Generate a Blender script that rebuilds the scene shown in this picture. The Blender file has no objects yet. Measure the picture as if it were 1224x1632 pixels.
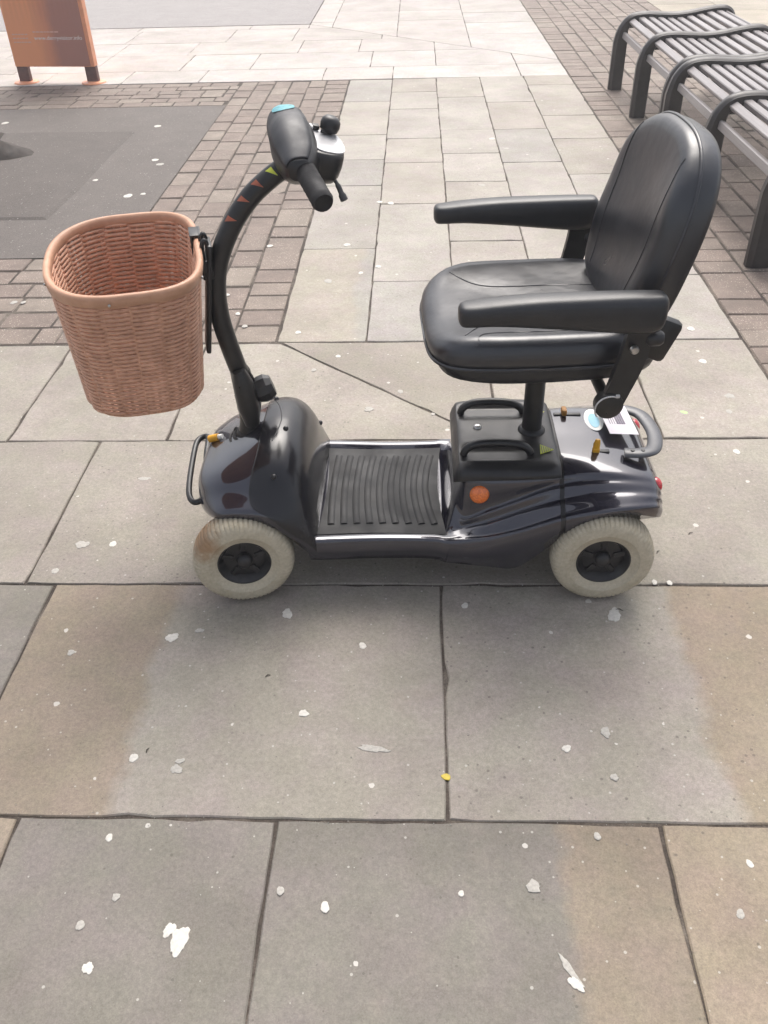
import bpy, bmesh, math, random
from mathutils import Vector, Matrix
random.seed(7)
R = math.radians
S = bpy.context.scene
COL = S.collection

# ------------------------------------------------------------------ camera
F, PITCH, ROLL, YAW, H = 1380.0, 0.657424, -0.030628, -0.047948, 1.337
W0, H0 = 1224.0, 1632.0
fwd = Vector((math.sin(YAW)*math.cos(PITCH), math.cos(YAW)*math.cos(PITCH), -math.sin(PITCH)))
rgt = Vector((math.cos(YAW), -math.sin(YAW), 0))
upv = rgt.cross(fwd)
r2 = rgt*math.cos(ROLL) + upv*math.sin(ROLL)
u2 = -rgt*math.sin(ROLL) + upv*math.cos(ROLL)
cam = bpy.data.cameras.new('camera')
cam.sensor_fit = 'VERTICAL'
cam.angle = 2*math.atan(H0/2/F)
cam.clip_start = 0.05
cam.clip_end = 500
camo = bpy.data.objects.new('camera', cam)
COL.objects.link(camo)
M3 = Matrix((r2, u2, -fwd)).transposed()
camo.matrix_world = Matrix.Translation((0, 0, H)) @ M3.to_4x4()
S.camera = camo
S.render.resolution_x, S.render.resolution_y = 768, 1024

def G(px, py, z=0.0):
    """photo pixel -> point on the level z"""
    d = fwd*F + r2*(px-W0/2) - u2*(py-H0/2)
    t = (z-H)/d.z
    return Vector((d.x*t, d.y*t, z))

# ------------------------------------------------------------------ light
SUN_EL, SUN_AZ = 57.0, 6.0     # degrees; azimuth from +Y towards +X
world = bpy.data.worlds.new('World')
S.world = world
world.use_nodes = True
wn = world.node_tree
wn.nodes.clear()
sky = wn.nodes.new('ShaderNodeTexSky')
sky.sky_type = 'NISHITA'
sky.sun_disc = False
sky.sun_elevation = R(SUN_EL)
sky.sun_rotation = R(SUN_AZ)
sky.air_density = 1.0
sky.dust_density = 6.0
sky.ozone_density = 1.0
hs = wn.nodes.new('ShaderNodeHueSaturation')
hs.inputs['Saturation'].default_value = 0.48
bg = wn.nodes.new('ShaderNodeBackground')
bg.inputs['Strength'].default_value = 0.15
wo = wn.nodes.new('ShaderNodeOutputWorld')
wn.links.new(sky.outputs[0], hs.inputs['Color'])
wn.links.new(hs.outputs[0], bg.inputs[0])
wn.links.new(bg.outputs[0], wo.inputs[0])
sun = bpy.data.lights.new('sun', 'SUN')
sun.energy = 1.25
sun.angle = R(42)
sun.color = (1.0, 0.965, 0.92)
suno = bpy.data.objects.new('sun', sun)
COL.objects.link(suno)
sd = Vector((math.sin(R(SUN_AZ))*math.cos(R(SUN_EL)), math.cos(R(SUN_AZ))*math.cos(R(SUN_EL)), math.sin(R(SUN_EL))))
suno.rotation_euler = sd.to_track_quat('Z', 'Y').to_euler()
suno.location = sd*20
S.view_settings.view_transform = 'Standard'
S.view_settings.look = 'None'
S.view_settings.exposure = 0.70
S.view_settings.gamma = 1.0
S.view_settings.use_curve_mapping = False

# ------------------------------------------------------------------ materials
class NT:
    def __init__(s, name):
        s.m = bpy.data.materials.new(name)
        s.m.use_nodes = True
        s.t = s.m.node_tree
        s.b = s.t.nodes['Principled BSDF']
    def n(s, kind, **kw):
        nd = s.t.nodes.new('ShaderNode'+kind)
        for k, v in kw.items():
            if k in nd.inputs: nd.inputs[k].default_value = v
            else: setattr(nd, k, v)
        return nd
    def l(s, a, b): s.t.links.new(a, b)
    def coord(s, kind='Object', scale=None):
        c = s.n('TexCoord').outputs[kind]
        if scale is None: return c
        mp = s.n('Mapping'); mp.inputs['Scale'].default_value = scale if hasattr(scale, '__len__') else (scale,)*3
        s.l(c, mp.inputs[0]); return mp.outputs[0]
    def noise(s, vec, scale, detail=4, rough=.55):
        nd = s.n('TexNoise'); nd.inputs['Scale'].default_value = scale
        nd.inputs['Detail'].default_value = detail; nd.inputs['Roughness'].default_value = rough
        s.l(vec, nd.inputs['Vector']); return nd.outputs['Fac']
    def ramp(s, fac, stops):
        r = s.n('ValToRGB'); e = r.color_ramp.elements
        while len(e) < len(stops): e.new(0.5)
        for el, (p, c) in zip(e, stops):
            el.position = p; el.color = (c if hasattr(c, '__len__') else (c, c, c))+(1,) if not (hasattr(c, '__len__') and len(c) == 4) else c
        s.l(fac, r.inputs[0]); return r.outputs[0]
    def mix(s, fac, a, b, mode='MIX'):
        m = s.n('MixRGB'); m.blend_type = mode
        for i, v in enumerate((fac, a, b)):
            if hasattr(v, 'is_linked') or hasattr(v, 'links'): s.l(v, m.inputs[i])
            else: m.inputs[i].default_value = v if i == 0 else (tuple(v)+(1,))[:4]
        return m.outputs[0]
    def math(s, op, a, b=None):
        m = s.n('Math'); m.operation = op
        for i, v in enumerate((a, b)):
            if v is None: continue
            if hasattr(v, 'links'): s.l(v, m.inputs[i])
            else: m.inputs[i].default_value = v
        return m.outputs[0]
    def bump(s, h, strength=.3, dist=.002, normal=None):
        b = s.n('Bump'); b.inputs['Strength'].default_value = strength; b.inputs['Distance'].default_value = dist
        s.l(h, b.inputs['Height'])
        if normal is not None: s.l(normal, b.inputs['Normal'])
        s.l(b.outputs[0], s.b.inputs['Normal']); return b.outputs[0]
    def col(s, v):
        if hasattr(v, 'links'): s.l(v, s.b.inputs['Base Color'])
        else: s.b.inputs['Base Color'].default_value = tuple(v)+(1,)
    def rough(s, v):
        if hasattr(v, 'links'): s.l(v, s.b.inputs['Roughness'])
        else: s.b.inputs['Roughness'].default_value = v
    def set(s, **kw):
        for k, v in kw.items(): s.b.inputs[k.replace('_', ' ')].default_value = v

def solid(name, c, rough=.5, var=.15, scale=40, bump=.0, metallic=0, coat=0, bscale=300, dust=0):
    t = NT(name); v = t.coord()
    f = t.noise(v, scale)
    lo = tuple(x*(1-var) for x in c); hi = tuple(min(1, x*(1+var)) for x in c)
    cc = t.ramp(f, [(.3, lo), (.7, hi)])
    if dust:
        g = t.ramp(t.noise(v, 9, 6, .7), [(.45, 0), (.75, 1)])
        cc = t.mix(t.math('MULTIPLY', g, dust), cc, (.32, .29, .26))
    t.col(cc)
    t.rough(t.ramp(t.noise(v, scale*.4+3, 5), [(.25, max(.02, rough*.75)), (.75, min(1, rough*1.25))]))
    t.set(Metallic=metallic, Coat_Weight=coat, Coat_Roughness=.06)
    if bump: t.bump(t.noise(v, bscale, 3), bump, .001)
    return t.m

MAT = {}
def slab_mat():
    t = NT('sandstone slab'); geo = t.n('NewGeometry').outputs['Position']
    oi = t.n('ObjectInfo')
    a = t.n('Attribute'); a.attribute_type = 'OBJECT'; a.attribute_name = 'tone_a'
    b = t.n('Attribute'); b.attribute_type = 'OBJECT'; b.attribute_name = 'tone_b'
    sp = t.n('Attribute'); sp.attribute_type = 'OBJECT'; sp.attribute_name = 'band_x'
    sx = t.n('SeparateXYZ'); t.l(geo, sx.inputs[0])
    wob = t.math('MULTIPLY', t.math('SUBTRACT', t.noise(geo, 3.0, 7, .68), .5), .16)
    d = t.math('SUBTRACT', t.math('ADD', sx.outputs[0], wob), sp.outputs['Fac'])
    f = t.n('MapRange'); f.inputs['From Min'].default_value = -.016; f.inputs['From Max'].default_value = .016
    t.l(d, f.inputs['Value'])
    base = t.mix(f.outputs[0], a.outputs['Color'], b.outputs['Color'])
    # shift the pattern for every slab
    off = t.n('VectorMath'); off.operation = 'ADD'
    cb = t.n('CombineXYZ'); t.l(t.math('MULTIPLY', oi.outputs['Random'], 37.0), cb.inputs[2]); t.l(t.math('MULTIPLY', oi.outputs['Random'], 11.0), cb.inputs[0])
    t.l(geo, off.inputs[0]); t.l(cb.outputs[0], off.inputs[1]); p = off.outputs[0]
    m1 = t.noise(p, 3.2, 6, .6); m2 = t.noise(p, 28, 5, .65); m3 = t.noise(p, 420, 3, .6)
    c = t.mix(1, base, t.ramp(m1, [(.28, (.80, .79, .78)), (.72, (1.13, 1.13, 1.13))]), 'MULTIPLY')
    c = t.mix(1, c, t.ramp(m2, [(.3, (.90, .90, .90)), (.7, (1.07, 1.07, 1.065))]), 'MULTIPLY')
    c = t.mix(1, c, t.ramp(m3, [(.3, (.84, .84, .84)), (.7, (1.12, 1.12, 1.12))]), 'MULTIPLY')
    tint = t.noise(p, 9, 5, .65)
    c = t.mix(1, c, t.ramp(tint, [(.32, (1.04, .985, .99)), (.60, (.99, .995, .92))]), 'MULTIPLY')
    m4 = t.noise(p, 130, 4, .7)
    c = t.mix(1, c, t.ramp(m4, [(.25, (.80, .80, .80)), (.75, (1.2, 1.2, 1.2))]), 'MULTIPLY')
    # warm and dark trodden stains
    st = t.ramp(t.noise(p, 6.5, 6, .7), [(.60, 0), (.74, 1)])
    c = t.mix(t.math('MULTIPLY', st, .34), c, (.24, .20, .165))
    dk = t.ramp(t.noise(p, 55, 4, .75), [(.66, 0), (.76, 1)])
    c = t.mix(t.math('MULTIPLY', dk, .40), c, (.13, .12, .11))
    # pale specks
    vo = t.n('TexVoronoi'); vo.inputs['Scale'].default_value = 22; vo.inputs['Randomness'].default_value = 1; t.l(p, vo.inputs['Vector'])
    sc = t.n('SeparateColor'); t.l(vo.outputs['Color'], sc.inputs[0])
    dist = t.math('ADD', vo.outputs['Distance'], t.math('MULTIPLY', t.math('SUBTRACT', t.noise(p, 160, 3), .5), .14))
    rad = t.math('MULTIPLY', t.math('POWER', sc.outputs[0], 4.0), .15)
    spk = t.math('MULTIPLY', t.math('LESS_THAN', dist, rad), t.math('GREATER_THAN', sc.outputs[1], .35))
    c = t.mix(t.math('MULTIPLY', spk, .65), c, (.66, .63, .58))
    v2 = t.n('TexVoronoi'); v2.inputs['Scale'].default_value = 75; t.l(p, v2.inputs['Vector'])
    s2 = t.n('SeparateColor'); t.l(v2.outputs['Color'], s2.inputs[0])
    k2 = t.math('MULTIPLY', t.math('LESS_THAN', v2.outputs['Distance'], t.math('MULTIPLY', s2.outputs[0], .20)), t.math('GREATER_THAN', s2.outputs[1], .80))
    c = t.mix(t.math('MULTIPLY', k2, .5), c, (.55, .53, .48))
    k3 = t.math('MULTIPLY', t.math('LESS_THAN', v2.outputs['Distance'], t.math('MULTIPLY', s2.outputs[2], .26)), t.math('LESS_THAN', s2.outputs[1], .14))
    c = t.mix(t.math('MULTIPLY', k3, .55), c, (.09, .08, .07))
    # smeared scuffs
    sm = t.ramp(t.noise(p, 12, 8, .8), [(.66, 0), (.78, 1)])
    c = t.mix(t.math('MULTIPLY', sm, .38), c, (.52, .50, .46))
    t.col(c)
    t.rough(t.ramp(m2, [(.3, .66), (.7, .88)]))
    t.set(**{'Specular_IOR_Level': .35})
    hsum = t.math('ADD', t.math('MULTIPLY', m4, .6), m2)
    t.bump(hsum, .35, .0025)
    return t.m
MAT['slab'] = slab_mat()

def brick_mat():
    t = NT('clay paver'); geo = t.n('NewGeometry').outputs['Position']; oi = t.n('ObjectInfo')
    at = t.n('Attribute'); at.attribute_type = 'GEOMETRY'; at.attribute_name = 'tint'
    rnd = t.math('FRACT', t.math('ADD', oi.outputs['Random'], at.outputs['Fac']))
    base = t.ramp(rnd, [(0, (.172, .132, .108)), (.35, (.195, .150, .124)), (.6, (.185, .146, .120)), (.8, (.212, .168, .138)), (1, (.222, .184, .149))])
    m1 = t.noise(geo, 9, 5, .6); m2 = t.noise(geo, 260, 3, .7)
    c = t.mix(1, base, t.ramp(m1, [(.3, (.82, .82, .82)), (.7, (1.18, 1.18, 1.18))]), 'MULTIPLY')
    c = t.mix(1, c, t.ramp(m2, [(.3, (.72, .72, .72)), (.7, (1.25, 1.25, 1.25))]), 'MULTIPLY')
    v = t.n('TexVoronoi'); v.inputs['Scale'].default_value = 150; t.l(geo, v.inputs['Vector'])
    sc = t.n('SeparateColor'); t.l(v.outputs['Color'], sc.inputs[0])
    sp = t.math('MULTIPLY', t.math('LESS_THAN', v.outputs['Distance'], .28), t.math('GREATER_THAN', sc.outputs[0], .62))
    patch = t.ramp(t.noise(geo, 4.5, 3), [(.36, .12), (.56, 1)])
    c = t.mix(t.math('MULTIPLY', t.math('MULTIPLY', sp, patch), .6), c, (.62, .55, .47))
    t.col(c); t.rough(.72); t.bump(t.math('ADD', m2, m1), .6, .003)
    return t.m
MAT['brick'] = brick_mat()

def asphalt_mat(name, c0, c1):
    t = NT(name); geo = t.n('NewGeometry').outputs['Position']
    m1 = t.noise(geo, 5, 12, .78); m2 = t.noise(geo, 170, 4, .8)
    c = t.ramp(m1, [(.3, c0), (.7, c1)])
    c = t.mix(1, c, t.ramp(m2, [(.28, (.45, .45, .45)), (.72, (1.65, 1.62, 1.6))]), 'MULTIPLY')
    v = t.n('TexVoronoi'); v.inputs['Scale'].default_value = 90; t.l(geo, v.inputs['Vector'])
    sc = t.n('SeparateColor'); t.l(v.outputs['Color'], sc.inputs[0])
    sp = t.math('MULTIPLY', t.math('LESS_THAN', v.outputs['Distance'], .25), t.math('GREATER_THAN', sc.outputs[0], .93))
    c = t.mix(t.math('MULTIPLY', sp, .6), c, (.5, .48, .45))
    t.col(c); t.rough(.75); t.bump(m2, .8, .004)
    return t.m
MAT['asphalt'] = asphalt_mat('worn asphalt', (.098, .086, .077), (.132, .116, .105))
MAT['asphalt_new'] = asphalt_mat('darker asphalt repair', (.078, .067, .060), (.107, .093, .083))
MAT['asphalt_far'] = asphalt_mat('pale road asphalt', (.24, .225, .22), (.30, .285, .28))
def bed_mat():
    t = NT('joint dirt'); geo = t.n('NewGeometry').outputs['Position']
    c = t.ramp(t.noise(geo, 7, 6, .7), [(.3, (.030, .024, .02)), (.5, (.065, .052, .042)), (.68, (.17, .145, .12))])
    c = t.mix(1, c, t.ramp(t.noise(geo, 240, 3, .7), [(.3, (.6, .6, .6)), (.7, (1.5, 1.5, 1.5))]), 'MULTIPLY')
    t.col(c); t.rough(.95); t.bump(t.noise(geo, 160, 4), .8, .004)
    return t.m
MAT['bed'] = bed_mat()
MAT['ground'] = asphalt_mat('distant ground', (.2, .19, .18), (.26, .245, .235))

def paint_mat():
    t = NT('aubergine metallic paint'); v = t.coord()
    vo = t.n('TexVoronoi'); vo.inputs['Scale'].default_value = 2600; t.l(v, vo.inputs['Vector'])
    sc = t.n('SeparateColor'); t.l(vo.outputs['Color'], sc.inputs[0])
    base = t.ramp(sc.outputs[0], [(.0, (.015, .015, .025)), (.75, (.020, .019, .033)), (1, (.036, .033, .055))])
    dst = t.ramp(t.noise(v, 14, 7, .7), [(.5, 0), (.8, 1)])
    base = t.mix(t.math('MULTIPLY', dst, .05), base, (.3, .27, .25))
    t.col(base)
    t.rough(t.ramp(t.noise(v, 30, 6, .7), [(.3, .15), (.75, .26)]))
    t.set(Metallic=.35, Coat_Weight=1.0, Coat_Roughness=.03, Coat_IOR=1.62)
    t.bump(t.noise(v, 18, 2), .06, .002)
    return t.m
MAT['paint'] = paint_mat()
MAT['plastic'] = solid('black moulded plastic', (.012, .012, .014), .38, .2, 50, .30, bscale=700, dust=.05)
MAT['satin'] = solid('satin black plastic', (.010, .010, .013), .20, .2, 20, .08, bscale=500, dust=.025)
MAT['metal'] = solid('black powder coated steel', (.012, .012, .013), .36, .2, 60, .15, dust=.03)
MAT['rubber'] = solid('dark grey rubber mat', (.019, .0195, .021), .70, .25, 25, .3, dust=.05)
MAT['rubber'].node_tree.nodes['Principled BSDF'].inputs['Specular IOR Level'].default_value = .4
MAT['grip'] = solid('foam rubber grip', (.012, .0115, .013), .8, .2, 60, .5, bscale=500)
MAT['greyplastic'] = solid('dark grey plastic', (.028, .029, .034), .55, .12, 50, .2)
MAT['arm'] = solid('moulded armrest foam', (.016, .017, .020), .36, .15, 30, .25, bscale=600, dust=.03)
MAT['silver'] = solid('silver control panel', (.52, .52, .53), .3, .08, 30, 0, metallic=.4)
MAT['greyhandle'] = solid('grey coated handle', (.085, .088, .098), .32, .1, 50, .15)
MAT['chrome'] = solid('worn steel', (.5, .49, .47), .3, .2, 80, 0, metallic=.9)
MAT['yellow'] = solid('yellow plastic lever', (.72, .36, .02), .4, .12, 50)
MAT['ochre'] = solid('worn orange lever', (.45, .2, .03), .5, .3, 60)
MAT['greenlabel'] = solid('yellow green label', (.55, .6, .06), .5, .1, 50)
MAT['white'] = solid('white plastic', (.72, .72, .7), .4, .06, 50)
MAT['paper'] = solid('white paper label', (.70, .66, .70), .65, .05, 25)
MAT['ink'] = solid('grey printed ink', (.16, .14, .18), .6, .2, 80)
MAT['blue'] = solid('pale blue sticker print', (.25, .52, .66), .45, .1, 40)
MAT['turq'] = solid('turquoise sticker', (.09, .33, .38), .5, .35, 160)
MAT['orangesticker'] = solid('orange reflective sticker', (.36, .10, .05), .5, .25, 60)

def vinyl_mat():
    t = NT('black vinyl'); v = t.coord()
    vo = t.n('TexVoronoi'); vo.feature = 'DISTANCE_TO_EDGE'; vo.inputs['Scale'].default_value = 420; t.l(v, vo.inputs['Vector'])
    n1 = t.noise(v, 14, 5, .6); n2 = t.noise(v, 3.5, 4, .6)
    t.col(t.ramp(n1, [(.3, (.008, .009, .013)), (.7, (.013, .0145, .021))]))
    t.rough(t.ramp(n1, [(.3, .27), (.7, .40)]))
    b1 = t.bump(vo.outputs['Distance'], .12, .0008)
    t.bump(t.math('ADD', n2, t.math('MULTIPLY', n1, .5)), .36, .006, b1)
    t.set(**{'Specular_IOR_Level': .85})
    return t.m
MAT['vinyl'] = vinyl_mat()

def tyre_mat():
    t = NT('grey tyre rubber'); v = t.coord()
    sx = t.n('SeparateXYZ'); t.l(v, sx.inputs[0])
    n = t.noise(v, 25, 6, .65)
    c = t.ramp(n, [(.3, (.44, .39, .285)), (.7, (.54, .485, .375))])
    g = t.ramp(t.noise(v, 160, 4, .7), [(.35, (.86, .85, .84)), (.65, (1.05, 1.05, 1.05))])
    c = t.mix(1, c, g, 'MULTIPLY')
    # mud stain on one stretch of the tread
    mud = t.n('Attribute'); mud.attribute_type = 'OBJECT'; mud.attribute_name = 'mud'
    dx = t.math('ADD', sx.outputs[0], .085); dz = t.math('SUBTRACT', sx.outputs[2], .068)
    dd = t.math('SQRT', t.math('ADD', t.math('MULTIPLY', dx, dx), t.math('MULTIPLY', dz, dz)))
    mk = t.ramp(t.math('ADD', dd, t.math('MULTIPLY', t.math('SUBTRACT', n, .5), .08)), [(.02, 1), (.052, 0)])
    c = t.mix(t.math('MULTIPLY', t.math('MULTIPLY', mk, mud.outputs['Fac']), .75), c, (.30, .15, .055))
    rr = t.math('SQRT', t.math('ADD', t.math('MULTIPLY', sx.outputs[0], sx.outputs[0]), t.math('MULTIPLY', sx.outputs[2], sx.outputs[2])))
    dirt = t.math('MULTIPLY', t.ramp(rr, [(.0, 0), (.100, 0), (.109, 1)]), t.ramp(t.noise(v, 12, 4), [(.35, .25), (.65, 1)]))
    c = t.mix(t.math('MULTIPLY', dirt, .45), c, (.14, .115, .085))
    t.col(c); t.rough(.72); t.bump(t.noise(v, 300, 3), .3, .001)
    return t.m
MAT['tyre'] = tyre_mat()

def wicker_mat(name, c0, c1):
    t = NT(name); v = t.coord()
    n = t.noise(v, 45, 5, .6); n2 = t.noise(v, 5, 3)
    c = t.ramp(n, [(.3, c0), (.7, c1)])
    c = t.mix(1, c, t.ramp(n2, [(.3, (.85, .84, .84)), (.7, (1.12, 1.12, 1.12))]), 'MULTIPLY')
    t.col(c); t.rough(.5); t.bump(t.noise(v, 500, 2), .2, .0008)
    return t.m
MAT['wicker'] = wicker_mat('pinkish brown resin wicker', (.44, .23, .145), (.66, .37, .245))
MAT['wicker_rim'] = wicker_mat('tan resin rim', (.45, .245, .15), (.53, .30, .195))

def lens_mat(name, c):
    t = NT(name); v = t.coord('Object')
    vo = t.n('TexVoronoi'); vo.inputs['Scale'].default_value = 260; t.l(v, vo.inputs['Vector'])
    t.col(t.ramp(vo.outputs['Distance'], [(0, tuple(min(1, x*1.25) for x in c)), (.8, tuple(x*.7 for x in c))]))
    t.set(Roughness=.12, Coat_Weight=.8, Coat_Roughness=.04)
    t.b.inputs['Subsurface Weight'].default_value = .15
    t.bump(vo.outputs['Distance'], .25, .001)
    return t.m
MAT['lens_orange'] = lens_mat('orange reflector lens', (1.0, .20, .03))
MAT['lens_red'] = lens_mat('red reflector lens', (.55, .02, .03))
MAT['gum'] = solid('flattened pale gum', (.56, .535, .485), .7, .14, 140, .12, bscale=300)
MAT['gum_grey'] = solid('weathered grey gum', (.38, .36, .325), .75, .2, 170, .3, bscale=400)
MAT['gum_green'] = solid('green gum', (.38, .62, .22), .5, .1, 60)
MAT['twig'] = solid('dry twig', (.05, .04, .03), .8, .3, 60)
MAT['leaf'] = solid('yellow leaf scrap', (.55, .42, .05), .6, .2, 60)
MAT['bench_frame'] = solid('dark bench frame paint', (.018, .015, .016), .38, .25, 30, .25, dust=.06)
def slat_mat():
    t = NT('weathered grey brown slat'); v = t.coord('Object', (30, 1.2, 30)); oi = t.n('ObjectInfo')
    n = t.noise(v, 3, 6, .65)
    c = t.ramp(n, [(.3, (.20, .182, .180)), (.7, (.28, .258, .255))])
    c = t.mix(1, c, t.ramp(oi.outputs['Random'], [(0, (.85, .84, .84)), (1, (1.15, 1.15, 1.16))]), 'MULTIPLY')
    dr = t.ramp(t.noise(t.coord(), 45, 3, .5), [(.74, 0), (.77, 1)])
    c = t.mix(t.math('MULTIPLY', dr, .7), c, (.6, .58, .56))
    t.col(c); t.rough(.33); t.bump(n, .25, .002)
    return t.m
MAT['slat'] = slat_mat()
def sign_mat():
    t = NT('printed sign face'); v = t.coord('Generated')
    sx = t.n('SeparateXYZ'); t.l(v, sx.inputs[0])
    n = t.noise(t.coord('Object', (1, 1, .45)), 4.5, 5, .6)
    d = t.math('ADD', sx.outputs[0], t.math('MULTIPLY', t.math('SUBTRACT', n, .5), .35))
    c = t.ramp(d, [(.34, (.90, .37, .18)), (.50, (.72, .29, .17)), (.64, (.48, .22, .17)), (.95, (.44, .21, .17))])
    w = t.n('TexWave'); w.inputs['Scale'].default_value = 3.0; w.inputs['Distortion'].default_value = 6
    t.l(t.coord('Object', (3, 1, .5)), w.inputs['Vector'])
    c = t.mix(t.math('MULTIPLY', t.math('MULTIPLY', w.outputs['Fac'], t.ramp(sx.outputs[2], [(.2, 0), (.6, 1)])), .3), c, (.34, .13, .06))
    t.col(c); t.rough(.4)
    return t.m
MAT['sign'] = sign_mat()
MAT['sign_orange'] = solid('orange sign paint', (.84, .36, .20), .4, .1, 20, .1)
MAT['sign_leg'] = solid('brown sign leg', (.13, .065, .058), .5, .2, 40)
MAT['bark'] = solid('dark bark', (.034, .026, .022), .9, .5, 24, 1.0, bscale=60)

# ------------------------------------------------------------------ mesh helpers
def finish(name, bm, mat, parent=None, smooth=40, loc=None, rot=None):
    me = bpy.data.meshes.new(name)
    bmesh.ops.recalc_face_normals(bm, faces=bm.faces)
    bm.to_mesh(me); bm.free()
    if smooth:
        for p in me.polygons: p.use_smooth = True
        if smooth < 180: me.set_sharp_from_angle(angle=R(smooth))
    return mobj(name, me, mat, parent, loc, rot)
def mobj(name, me, mat, parent=None, loc=None, rot=None):
    if mat is not None and not me.materials: me.materials.append(MAT[mat])
    o = bpy.data.objects.new(name, me); COL.objects.link(o)
    if parent is not None: o.parent = parent
    if loc is not None: o.location = loc
    if rot is not None: o.rotation_euler = rot
    return o
def empty(name, loc=(0, 0, 0), rz=0, parent=None):
    o = bpy.data.objects.new(name, None); COL.objects.link(o)
    o.empty_display_size = .05
    o.location = loc; o.rotation_euler = (0, 0, rz)
    if parent is not None: o.parent = parent
    return o
def tag(o, label=None, cat=None, group=None, kind=None):
    if label: o['label'] = label
    if cat: o['category'] = cat
    if group: o['group'] = group
    if kind: o['kind'] = kind
    return o

def catmull(pts, n, closed=False):
    """resample a polyline of tuples to a smooth curve, n steps per span"""
    P = [Vector(p) for p in pts]; m = len(P); out = []
    spans = m if closed else m-1
    for i in range(spans):
        if closed: a, b, c, d = P[(i-1) % m], P[i], P[(i+1) % m], P[(i+2) % m]
        else: a, b, c, d = P[max(i-1, 0)], P[i], P[i+1], P[min(i+2, m-1)]
        for k in range(n):
            t = k/n
            out.append(.5*((2*b)+(c-a)*t+(2*a-5*b+4*c-d)*t*t+(3*b-a-3*c+d)*t**3))
    if not closed: out.append(P[-1].copy())
    return out

def tube(bm, pts, rad, sides=10, closed=False, cap=True, squash=None):
    """sweep a circle (or ellipse: squash=(rn, rb)) along pts; rad is a number or a list"""
    P = [Vector(p) for p in pts]; n = len(P); rings = []
    t0 = (P[1]-P[0]).normalized()
    ref = Vector((0, 0, 1)) if abs(t0.z) < .9 else Vector((1, 0, 0))
    nrm = (ref - t0*ref.dot(t0)).normalized()
    for i in range(n):
        if closed: t = (P[(i+1) % n]-P[i-1])
        else: t = P[min(i+1, n-1)]-P[max(i-1, 0)]
        t.normalize()
        nrm = (nrm - t*nrm.dot(t)).normalized()
        b = t.cross(nrm)
        r = rad[i] if hasattr(rad, '__len__') else rad
        ra, rb = (r, r) if squash is None else (r*squash[0], r*squash[1])
        rings.append([bm.verts.new(P[i]+nrm*(math.cos(2*math.pi*k/sides)*ra)+b*(math.sin(2*math.pi*k/sides)*rb)) for k in range(sides)])
    for i in range(n if closed else n-1):
        A, B = rings[i], rings[(i+1) % n]
        for k in range(sides):
            bm.faces.new((A[k], A[(k+1) % sides], B[(k+1) % sides], B[k]))
    if cap and not closed:
        bm.faces.new(rings[0][::-1]); bm.faces.new(rings[-1])

def box(bm, c, s, bev=0.0, rot=None, seg=2):
    r = bmesh.ops.create_cube(bm, size=1)
    vs = r['verts']
    for v in vs: v.co = Vector((v.co.x*s[0], v.co.y*s[1], v.co.z*s[2]))
    if bev:
        es = list({e for v in vs for e in v.link_edges})
        rr = bmesh.ops.bevel(bm, geom=es, offset=bev, segments=seg, affect='EDGES', profile=.5)
        vs = list({v for f in rr['faces'] for v in f.verts} | {v for v in vs if v.is_valid})
    m = (rot.to_matrix() if rot is not None and hasattr(rot, 'to_matrix') else Matrix.Identity(3))
    for v in vs: v.co = m @ v.co + Vector(c)
    return vs

def lathe(bm, prof, seg, axis='z', c=(0, 0, 0), mod=None):
    """prof: [(r, h)], revolved; mod(i, j, r) changes the radius"""
    rings = []
    for j in range(seg):
        a = 2*math.pi*j/seg; ring = []
        for i, (r, h) in enumerate(prof):
            rr = mod(i, j, r) if mod else r
            x, y = rr*math.cos(a), rr*math.sin(a)
            p = {'z': (x, y, h), 'y': (x, h, y), 'x': (h, x, y)}[axis]
            ring.append(bm.verts.new(Vector(p)+Vector(c)))
        rings.append(ring)
    for j in range(seg):
        A, B = rings[j], rings[(j+1) % seg]
        for i in range(len(prof)-1):
            bm.faces.new((A[i], A[i+1], B[i+1], B[i]))
    for idx in (0, len(prof)-1):
        if prof[idx][0] > 1e-6: 
            vs = [rings[j][idx] for j in range(seg)]
            if prof[0] != prof[-1]: bm.faces.new(vs)
    bmesh.ops.remove_doubles(bm, verts=bm.verts, dist=1e-6)

def grid_faces(bm, g, closed_v=False):
    for i in range(len(g)-1):
        n = len(g[i])
        for j in range(n if closed_v else n-1):
            a, b, c, d = g[i][j], g[i][(j+1) % n], g[i+1][(j+1) % n], g[i+1][j]
            if len({a, b, c, d}) >= 3: bm.faces.new((a, b, c, d))

def superellipse(a0, a1, b0, b1, nf, nb, n=72, flat=None):
    """closed outline; nf: exponent on the low-u half, nb on the high-u half"""
    cu, cv = (a0+a1)/2, (b0+b1)/2; ru, rv = (a1-a0)/2, (b1-b0)/2; out = []
    for k in range(n):
        t = 2*math.pi*k/n; c, s = math.cos(t), math.sin(t)
        e = nb if c > 0 else nf
        out.append((cu+ru*math.copysign(abs(c)**(2/e), c), cv+rv*math.copysign(abs(s)**(2/e), s)))
    return out

def resample(poly, n):
    P = [Vector((p[0], p[1])) for p in poly]; m = len(P)
    L = [0]
    for i in range(m): L.append(L[-1]+(P[(i+1) % m]-P[i]).length)
    out = []; j = 0
    for k in range(n):
        s = L[-1]*k/n
        while L[j+1] < s: j += 1
        t = (s-L[j])/max(1e-9, L[j+1]-L[j])
        out.append(P[j].lerp(P[(j+1) % m], t))
    return out

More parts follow.
